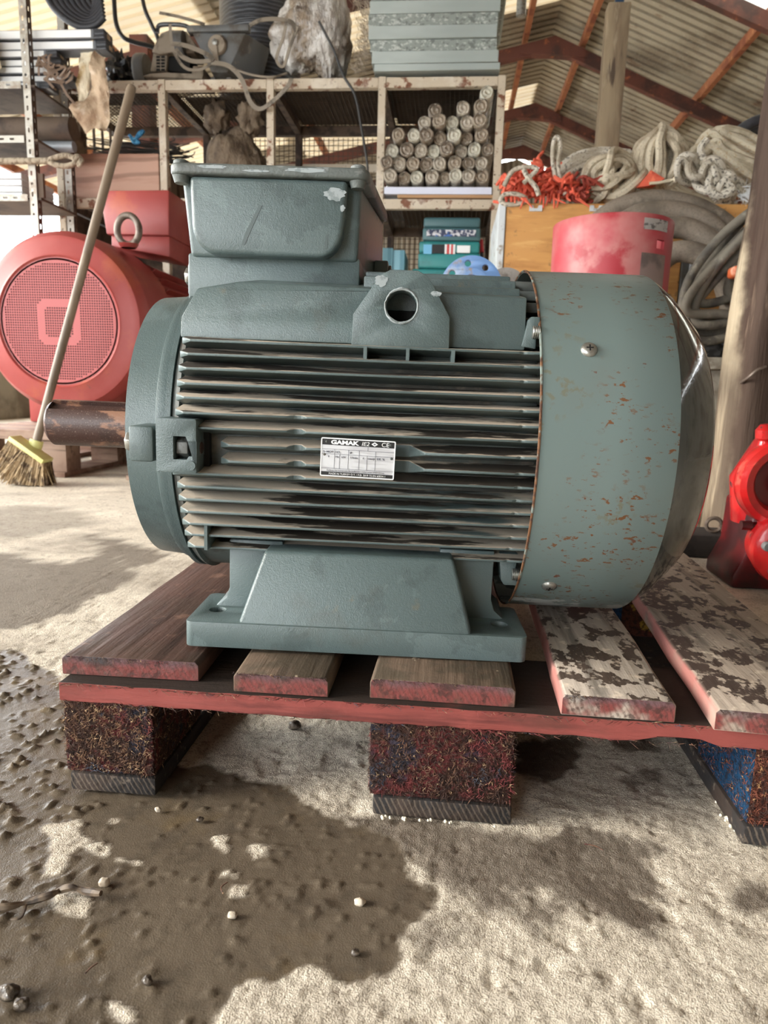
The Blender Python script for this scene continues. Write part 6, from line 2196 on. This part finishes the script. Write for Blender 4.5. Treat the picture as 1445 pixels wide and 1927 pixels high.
# loose white rope standing up as a bight and one hanging end
pts = [at(a, b, Y=2.46) for (a, b) in ((1046, 340), (1040, 300), (1042, 268), (1049, 258), (1054, 275), (1050, 310), (1056, 345), (1064, 366))]
tag(G().tube(smooth_path(pts, 6), 0.010, 8).build('rope_bight', M_rope), 'narrow white rope bight standing up over the orange net', 'rope', 'ropes heaped on the cabinet')
pts = [at(a, b, Y=2.40) for (a, b) in ((1330, 262), (1318, 285), (1340, 315), (1372, 338), (1400, 362))]
tg = thing('rope_end', 'white black-flecked rope end with a frayed tip lying over the yellow rope', 'rope', tuple(at(1400, 362, Y=2.40)), (0, 0, 0), 'ropes heaped on the cabinet')
G().tube(smooth_path(pts, 6), 0.015, 8).build('rope_strand', M_rope, tg, world=True)
vs, fs = [], []
tip = at(1400, 362, Y=2.40)
for k in range(110):
    d = Vector((r_.uniform(-0.2, 1), r_.uniform(-0.6, 0.2), r_.uniform(-0.9, 0.5))).normalized() * r_.uniform(0.03, 0.065)
    p = tip + Vector((r_.gauss(0, 0.012), r_.gauss(0, 0.006), r_.gauss(0, 0.014)))
    s = Vector((0.0022, 0, 0.0022))
    b = len(vs)
    vs += [tuple(p - s), tuple(p + s), tuple(p + d)]
    fs.append((b, b + 1, b + 2))
G().add(vs, fs).build('frayed_tip', M_white, tg, world=True, smooth=False, kind='stuff')
# orange netting with a grey cord around it
net = thing('orange_net', 'tangled heap of orange-red fishing net at the left end of the cabinet', 'net', tuple(at(1030, 380, Y=2.55)))
r_ = random.Random(21)
g = G()
for k in range(95):
    px, py = r_.gauss(1020, 42), 362 - abs(r_.gauss(0, 20))
    px = min(max(px, 952), 1112)
    py = max(py, 372 - 66 * (1 - ((px - 1028) / 100.0) ** 2))
    y = r_.uniform(2.43, 2.70)
    c = at(px, py, Y=y)
    pts = []
    for i in range(5):
        q_ = c + Vector((r_.gauss(0, 0.028), r_.gauss(0, 0.02), r_.gauss(0, 0.022)))
        q_.z = max(q_.z, TOP + 0.006)
        pts.append(q_)
    g.tube(smooth_path(pts, 4), 0.0068, 6)
for k in range(14):
    px = r_.uniform(960, 1090)
    c = at(px, 374, Y=2.385)
    c2_ = c + Vector((r_.uniform(-0.03, 0.05), -0.004, r_.uniform(-0.045, -0.01)))
    g.tube([at(px, 366, Y=2.44), c, c2_], [0.006, 0.005, 0.003], 6)
g.build('net_strands', M_net, net, world=True, kind='stuff')
M_netd = material('dark_red_net', (150, 62, 48), 0.75)
g = G()
for k in range(30):
    px, py = r_.uniform(1065, 1122), r_.uniform(338, 374)
    y = r_.uniform(2.43, 2.5)
    c = at(px, py, Y=y)
    pts = [c + Vector((r_.gauss(0, 0.022), r_.gauss(0, 0.012), r_.gauss(0, 0.014))) for i in range(4)]
    for q_ in pts:
        q_.z = max(q_.z, TOP + 0.006)
    g.tube(smooth_path(pts, 4), 0.007, 6)
g.build('dark_net_strands', M_netd, net, world=True, kind='stuff')
for (l, rad) in (([(948, 350), (965, 322), (990, 314), (1010, 318), (998, 332), (985, 345)], 0.010), ([(985, 318), (994, 335), (1008, 352), (1014, 368)], 0.011), ([(940, 378), (950, 366), (975, 366), (990, 376), (975, 384), (950, 384), (940, 376)], 0.010)):
    pts = [at(a, b, Y=2.40) for (a, b) in l]
    G().tube(smooth_path(pts, 6), rad, 8).build('head_cord', M_rope, net, world=True)
p = at(1222, 338, Y=2.44)
tag(G().prism([(p.x - 0.05, p.z - 0.03), (p.x + 0.0, p.z + 0.035), (p.x + 0.06, p.z + 0.005), (p.x + 0.02, p.z - 0.028)], 2.43, 2.46).jitter(0.006, 20).build('orange_flag', M_net), 'scrap of orange cloth between the rope hank and the hose', 'cloth')
pts = [at(a, b, Y=2.42) for (a, b) in ((1222, 345), (1240, 344), (1258, 340), (1268, 338))]
tag(G().tube(smooth_path(pts, 4), [0.007] * 12 + [0.012], 8).build('pale_stick', M_foam), 'pale pinkish stick lying below the rope hank', 'stick')
# dark hose bundle at the top right
g0 = thing('dark_hose_bundle', 'bundle of black hoses lying high on the cabinet at the right', 'hose', tuple(at(1420, 245, Y=2.9)))
for k in range(4):
    pts = [at(a, b + k * 9, Y=2.85 + 0.03 * k) for (a, b) in ((1375, 262), (1400, 240), (1430, 226), (1480, 216), (1560, 240), (1600, 330))]
    for q_ in pts:
        q_.z = max(q_.z, TOP + 0.03)
    G().tube(smooth_path(pts, 6), 0.026, 10).build('hose', M_bk, g0, world=True)

# timber post in the middle and bits hung from the roof
M_oldwood = material('old_grey_timber', (156, 138, 112), 0.8, layers=[dict(c=(118, 100, 80), n=(7, 5, 0.45, 0.62), s=(1, 1, 0.15)), dict(c=(182, 166, 140), n=(20, 4, 0.57, 0.7), s=(1, 1, 0.2), k=0.6), dict(c=(84, 70, 58), n=(14, 5, 0.63, 0.7), s=(1, 1, 0.12))], bump=[(40, 5, 0.5, 0.01, (1, 1, 0.12))])
pt_, pb_ = at(1163, 12, Y=3.45), at(1141, 275, Y=3.45)
g = G().bar((pb_.x - (pt_.x - pb_.x) * pb_.z / (pt_.z - pb_.z) * 0 + 0.0, 3.45, 0), (pb_.x + 0.0, 3.45, pb_.z), 0.095, 0.075, (0, 1, 0))
g = G()
x0_, x1_ = pb_.x, pt_.x
k_ = (x1_ - x0_) / (pt_.z - pb_.z)
g.bar((x0_ - k_ * pb_.z, 3.45, 0), (x1_, 3.45, pt_.z), 0.120, 0.10, (0, 1, 0))
n_ = 26
tag(g.build('timber_post', M_oldwood, bevel=0.006), 'old grey timber post rising behind the ropes to the roof', 'post')
G_ = G().bar((x1_ + 0.004, 3.45, pt_.z), (x1_ + 0.012, 3.45, roofz(x1_) - 0.10), 0.045, 0.03, (0, 1, 0))
tag(G_.build('blue_bracket', material('dark_blue_steel', (40, 66, 96), 0.5)), 'dark blue steel strap tying the timber post to the roof', 'bracket')
hc = at(980, 32, Y=3.0)
hg = thing('hanging_tube', 'shiny metal tube hanging from the rafter above the cabinet', 'tube', (hc.x, 3.0, hc.z))
G().lathe([(hc.z, 0.018), (hc.z + 0.004, 0.024), (hc.z + 0.36, 0.024), (hc.z + 0.364, 0.010)], 20, (hc.x, 3.0, 0), 'z').build('tube_body', M_steel, hg, world=True)
G().lathe([(hc.z + 0.364, 0.004), (roofz(hc.x) - 0.22, 0.004)], 8, (hc.x, 3.0, 0), 'z').build('tube_wire', M_wire, hg, world=True)

# weathered timber post in front on the right
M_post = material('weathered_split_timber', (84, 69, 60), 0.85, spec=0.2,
                  layers=[dict(c=(62, 49, 42), n=(9, 6, 0.44, 0.60), s=(1, 1, 0.10)), dict(c=(70, 54, 46), n=(15, 6, 0.58, 0.66), s=(1, 1, 0.07), k=0.9), dict(c=(146, 126, 108), n=(30, 4, 0.58, 0.7), s=(1, 1, 0.12), k=0.5), dict(c=(206, 190, 162), axis=(0, -0.026, -0.044), jit=(9, 0.03), k=0.85), dict(c=(78, 64, 55), axis=(2, 0.66, 0.42), jit=(5, 0.3), n=(14, 5, 0.25, 0.5), s=(1, 1, 0.1), k=0.85)],  # lit left side painted pale, shaded front painted dark, over the grain
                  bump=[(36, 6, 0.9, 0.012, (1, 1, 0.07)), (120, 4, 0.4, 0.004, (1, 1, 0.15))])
from mathutils import noise as mnoise
vs, fs = [], []
nz_, na = 60, 40
for i in range(nz_ + 1):
    z = 1.75 * i / nz_
    xl = 0.890 + 0.0230 * z + 0.022 * max(0, z - 0.55)
    hw, hd = 0.092, 0.085
    for k in range(na):
        a = 2 * math.pi * k / na
        cx_, sy_ = math.cos(a), math.sin(a)
        e = 0.36
        px_ = math.copysign(abs(cx_) ** e, cx_) * hw
        py_ = math.copysign(abs(sy_) ** e, sy_) * hd
        nn_ = mnoise.noise(Vector((px_ * 22, py_ * 22, z * 2.2))) * 0.006 + mnoise.noise(Vector((px_ * 70, py_ * 70, z * 3))) * 0.003
        rr2 = 1 + nn_ / hw
        px_, py_ = px_ * rr2, py_ * rr2
        ca, sa = math.cos(R(14)), math.sin(R(14))
        vs.append((xl + 0.108 + ca * px_ - sa * py_, 1.26 + sa * px_ + ca * py_, z))
for i in range(nz_):
    for k in range(na):
        l = (k + 1) % na
        fs.append((i * na + k, i * na + l, (i + 1) * na + l, (i + 1) * na + k))
fs.append(tuple(range(na - 1, -1, -1)))
fs.append(tuple(nz_ * na + k for k in range(na)))
pst = thing('wooden_post', 'weathered split wooden post leaning at the right edge beside the pallet', 'post', (0.96, 1.26, 0))
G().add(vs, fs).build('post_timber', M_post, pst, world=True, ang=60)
c = at(1417, 700, Y=1.16)
pts = [c + Vector(v) for v in ((-0.018, 0.03, -0.03), (-0.014, -0.012, -0.014), (0.004, -0.020, 0.006), (0.026, -0.014, 0.014), (0.032, 0.02, 0.012))]
G().tube(smooth_path(pts, 5), 0.0042, 8).build('bent_nail', M_iron, pst, world=True)
# dark timbers and an iron bar beside the post
M_blacktimber = material('black_oily_timber', (44, 38, 35), 0.8, layers=[dict(c=(24, 21, 20), n=(8, 5, 0.45, 0.6))])
tag(G().box(0.74, 1.25, 0.99, 1.12, 0.0, 0.062).build('dark_timber', M_blacktimber, bevel=0.005), 'dark oily timber on the floor between the pallet and the red pump', 'timber')
c = at(1347, 1012, Y=1.0)
ib = thing('iron_bar', 'rusty iron bar with a ring end lying on the dark timber', 'bar', (c.x + 0.05, 1.03, 0.063))
zb_ = 0.063
G().tube([(c.x + 0.02, 1.03, zb_ + 0.014), (c.x + 0.30, 1.05, zb_ + 0.014)], 0.012, 10).build('bar_rod', M_rustd, ib, world=True)
G().tube([(c.x + 0.002 + 0.020 * math.sin(t), 1.03, zb_ + 0.022 + 0.019 * math.cos(t)) for t in np.linspace(0, 6.283, 25)[:-1]], 0.0055, 8, closed=True).build('ring_end', M_iron, ib, world=True)

# red pump
M_pump = material('glossy_red_casting', (190, 30, 30), 0.28, spec=0.6, coat=0.4, layers=[dict(c=(150, 18, 22), n=(6, 4, 0.48, 0.62)), dict(c=(40, 30, 30), n=(24, 5, 0.66, 0.69), r=0.6), dict(c=(220, 90, 74), n=(18, 4, 0.64, 0.70), k=0.7)], bump=[(60, 3, 0.25, 0.004)])
M_pump_shade = material('shaded_red_casting', (92, 16, 20), 0.4, coat=0.2, layers=[dict(c=(44, 12, 14), n=(6, 4, 0.48, 0.62))])  # same red casting, darkened to paint in shade on foot and recesses
YP = 0.66
c1_ = at(1478, 912, Y=YP)
c2_ = at(1492, 1038, Y=YP - 0.05)
pump = thing('red_pump', 'bright red cast iron pump with round flanges at the right edge', 'pump', (c1_.x + 0.03, YP + 0.10, 0))
r1 = at(1478, 912, Y=YP).x - at(1392, 912, Y=YP).x
G().lathe([(YP + 0.05, r1 * 0.55), (YP + 0.012, r1 * 0.62), (YP, r1 * 0.70), (YP - 0.004, r1 * 0.86), (YP + 0.004, r1 * 0.98), (YP + 0.016, r1), (YP + 0.036, r1), (YP + 0.046, r1 * 0.94), (YP + 0.05, r1 * 0.8)], 56, (c1_.x, 0, c1_.z), 'y', closed=True, cap=False).build('volute_rim', M_pump, pump, world=True)
G().lathe([(YP + 0.03, r1 * 0.66), (YP + 0.022, r1 * 0.45), (YP + 0.026, r1 * 0.25), (YP + 0.0, r1 * 0.2), (YP + 0.0, 0.003)], 40, (c1_.x, 0, c1_.z), 'y').build('volute_face', M_pump_shade, pump, world=True)
r2 = c2_.x - at(1418, 1040, Y=YP - 0.05).x
G().lathe([(YP - 0.06, r2 * 0.30), (YP - 0.055, r2 * 0.5), (YP - 0.05, r2 * 0.88), (YP - 0.044, r2 * 0.98), (YP - 0.03, r2), (YP - 0.015, r2 * 0.96), (YP + 0.04, r2 * 0.8)], 56, (c2_.x, 0, c2_.z), 'y').build('front_flange', M_pump, pump, world=True)
for k in range(6):
    a = R(60 * k + 170)
    q_ = (c2_.x + r2 * 0.72 * math.cos(a), YP - 0.050, c2_.z + r2 * 0.72 * math.sin(a))
    G().lathe([(-0.014, 0.0085), (-0.012, 0.0105), (0.004, 0.0105)], 12, q_, 'y').build('flange_bolt', M_hop, pump, world=True)
G().lathe([(c1_.z - r1 * 1.1, r1 * 0.72), (c1_.z, r1 * 0.86), (c1_.z + r1 * 0.9, r1 * 0.42), (c1_.z + r1 * 1.10, r1 * 0.30)], 32, (c1_.x + 0.01, YP + 0.11, 0), 'z').build('pump_body', M_pump, pump, world=True)
bt = at(1440, 815, Y=YP + 0.04)
G().lathe([(bt.z - 0.05, 0.016), (bt.z - 0.018, 0.012), (bt.z - 0.012, 0.019), (bt.z + 0.006, 0.021), (bt.z + 0.019, 0.012), (bt.z + 0.021, 0.002)], 20, (bt.x, YP + 0.04, 0), 'z').build('vent_plug', M_pump, pump, world=True)
sp_ = at(1394, 988, Y=YP + 0.02)
G().lathe([(sp_.x, 0.004), (sp_.x, 0.011), (sp_.x + 0.022, 0.011), (sp_.x + 0.024, 0.008), (sp_.x + 0.075, 0.008)], 14, (0, YP + 0.02, sp_.z), 'x').build('drain_spigot', M_pump_shade, pump, world=True)
ngx = at(1420, 985, Y=YP + 0.02).x
G().prism([(ngx, c1_.z - r1 * 0.55), (ngx - 0.004, 0.09), (ngx - 0.03, 0.03), (ngx - 0.03, 0.0), (ngx + 0.25, 0.0), (ngx + 0.25, c1_.z)], YP + 0.03, YP + 0.20).build('pump_foot', M_pump_shade, pump, world=True, bevel=0.008)

# ------------------------------------------------------------------ small debris on the floor
M_peb = material('pale_pebble', (196, 184, 166), 0.6, layers=[dict(c=(150, 136, 118), n=(60, 4, 0.48, 0.62))])
M_pebd = material('wet_dark_clod', (70, 62, 54), 0.28, layers=[dict(c=(110, 100, 88), n=(90, 4, 0.52, 0.62))], bump=[(200, 3, 0.6, 0.003)])
for i, (px, py, r0, m, lab) in enumerate(((677, 1697, 0.0062, M_peb, 'pale round pebble on the wet mud in front of the middle block'), (196, 1661, 0.0066, M_peb, 'pale pebble beside the stringy root on the mud'), (297, 1523, 0.0045, M_peb, 'small pale pebble just in front of the left block'),
                                         (376, 1542, 0.0050, M_pebd, 'small wet clod in front of the left block'), (18, 1868, 0.0095, M_pebd, 'large shiny wet clod at the bottom left corner'), (40, 1890, 0.0070, M_pebd, 'shiny wet clod next to the large bottom left clod'),
                                         (277, 1845, 0.0055, M_pebd, 'wet dark clod near the bottom edge of the mud'), (555, 1366, 0.0105, M_pebd, 'dark clod on the dry floor under the pallet'), (668, 1792, 0.0045, M_pebd, 'wet clod at the right tip of the mud'),
                                         (437, 1722, 0.0050, M_peb, 'pale stone half sunk in the middle of the mud'))):
    c = at(px, py, Z=0.001)
    o = blob((c.x, c.y, r0 * 0.2), r0 * 0.8, r0 * 0.66, r0 * 0.55, 60 + i, 0.16, 3.0, 12).build('pebble' if m is M_peb else 'mud_clod', m, ang=60)
    tag(o, lab, 'stone' if m is M_peb else 'clod')
M_root = material('stringy_root', (112, 96, 78), 0.6, layers=[dict(c=(70, 58, 48), n=(80, 4, 0.46, 0.6))])
rt_ = thing('dry_root', 'stringy brown root lying on the mud at the left edge', 'root', tuple(at(80, 1700, Z=0)))
pts = [at(a, b, Z=0.004 + 0.003 * (i % 2)) for i, (a, b) in enumerate(((-40, 1712), (10, 1707), (50, 1698), (95, 1684), (112, 1676), (135, 1670), (160, 1677), (190, 1681)))]
G().tube(smooth_path(pts, 5), [0.0018 + 0.0016 * abs(math.sin(i * 0.35)) for i in range(36)], 7).build('root_strand', M_root, rt_, world=True)
pts = [at(a, b, Z=0.003) for (a, b) in ((20, 1730), (38, 1728), (47, 1712), (49, 1700))]
G().tube(smooth_path(pts, 4), 0.0011, 6).build('root_fork', M_root, rt_, world=True)
for i, (l, lab) in enumerate((((( 160, 1832), (172, 1820), (184, 1812)), 'thin straw on the mud near the bottom left'), (((1230 - 810, 1682), (416, 1670), (428, 1660)), 'short straw beside the small sandy patch'), (((1100, 1588), (1120, 1592), (1135, 1600)), 'pale straw on the dry floor right of the middle block'))):
    pts = [at(a, b, Z=0.004) for (a, b) in l]
    tag(G().tube(smooth_path(pts, 4), 0.0006, 5).build('straw', M_fib), lab, 'straw')
# white seeds gathered along the pallet feet
M_seed = material('white_seed', (230, 224, 204), 0.6)
g = G()
r_ = random.Random(31)
for (px, py) in ((728, 1500), (732, 1512), (740, 1510), (763, 1532), (765, 1537), (762, 1528), (792, 1540), (803, 1537), (809, 1533), (836, 1538), (845, 1537), (852, 1535), (724, 1508), (735, 1505), (912, 1368), (1358, 1530), (1364, 1545), (1372, 1552), (1378, 1548), (1384, 1560), (1392, 1568), (1400, 1562), (1408, 1556), (1420, 1574), (1432, 1572), (1396, 1572), (1404, 1566), (1330, 1450), (1338, 1468), (1346, 1476), (1320, 1420), (1300, 1390), (1412, 1566), (1350, 1508)):
    c = at(px + r_.uniform(-3, 3), py + r_.uniform(-2, 4), Z=0.002)
    if c.y > -0.276 and px < 1000:
        c.y = -0.2765 - r_.uniform(0.0, 0.004)
    g.ball((c.x, c.y, 0.0018), r_.uniform(0.0012, 0.0020), 5)
o = g.build('white_seeds', M_seed, kind='stuff')
tag(o, 'tiny white seeds scattered along the feet of the pallet blocks', 'seeds', None, 'stuff')
c = at(1381, 1540, Z=0.004)
tag(blob((c.x, c.y, 0.004), 0.0085, 0.005, 0.0045, 77, 0.2, 3, 10).build('shell', M_seed), 'pale snail shell by the right pallet block', 'shell')
c = at(1332, 1402, Y=-0.20)
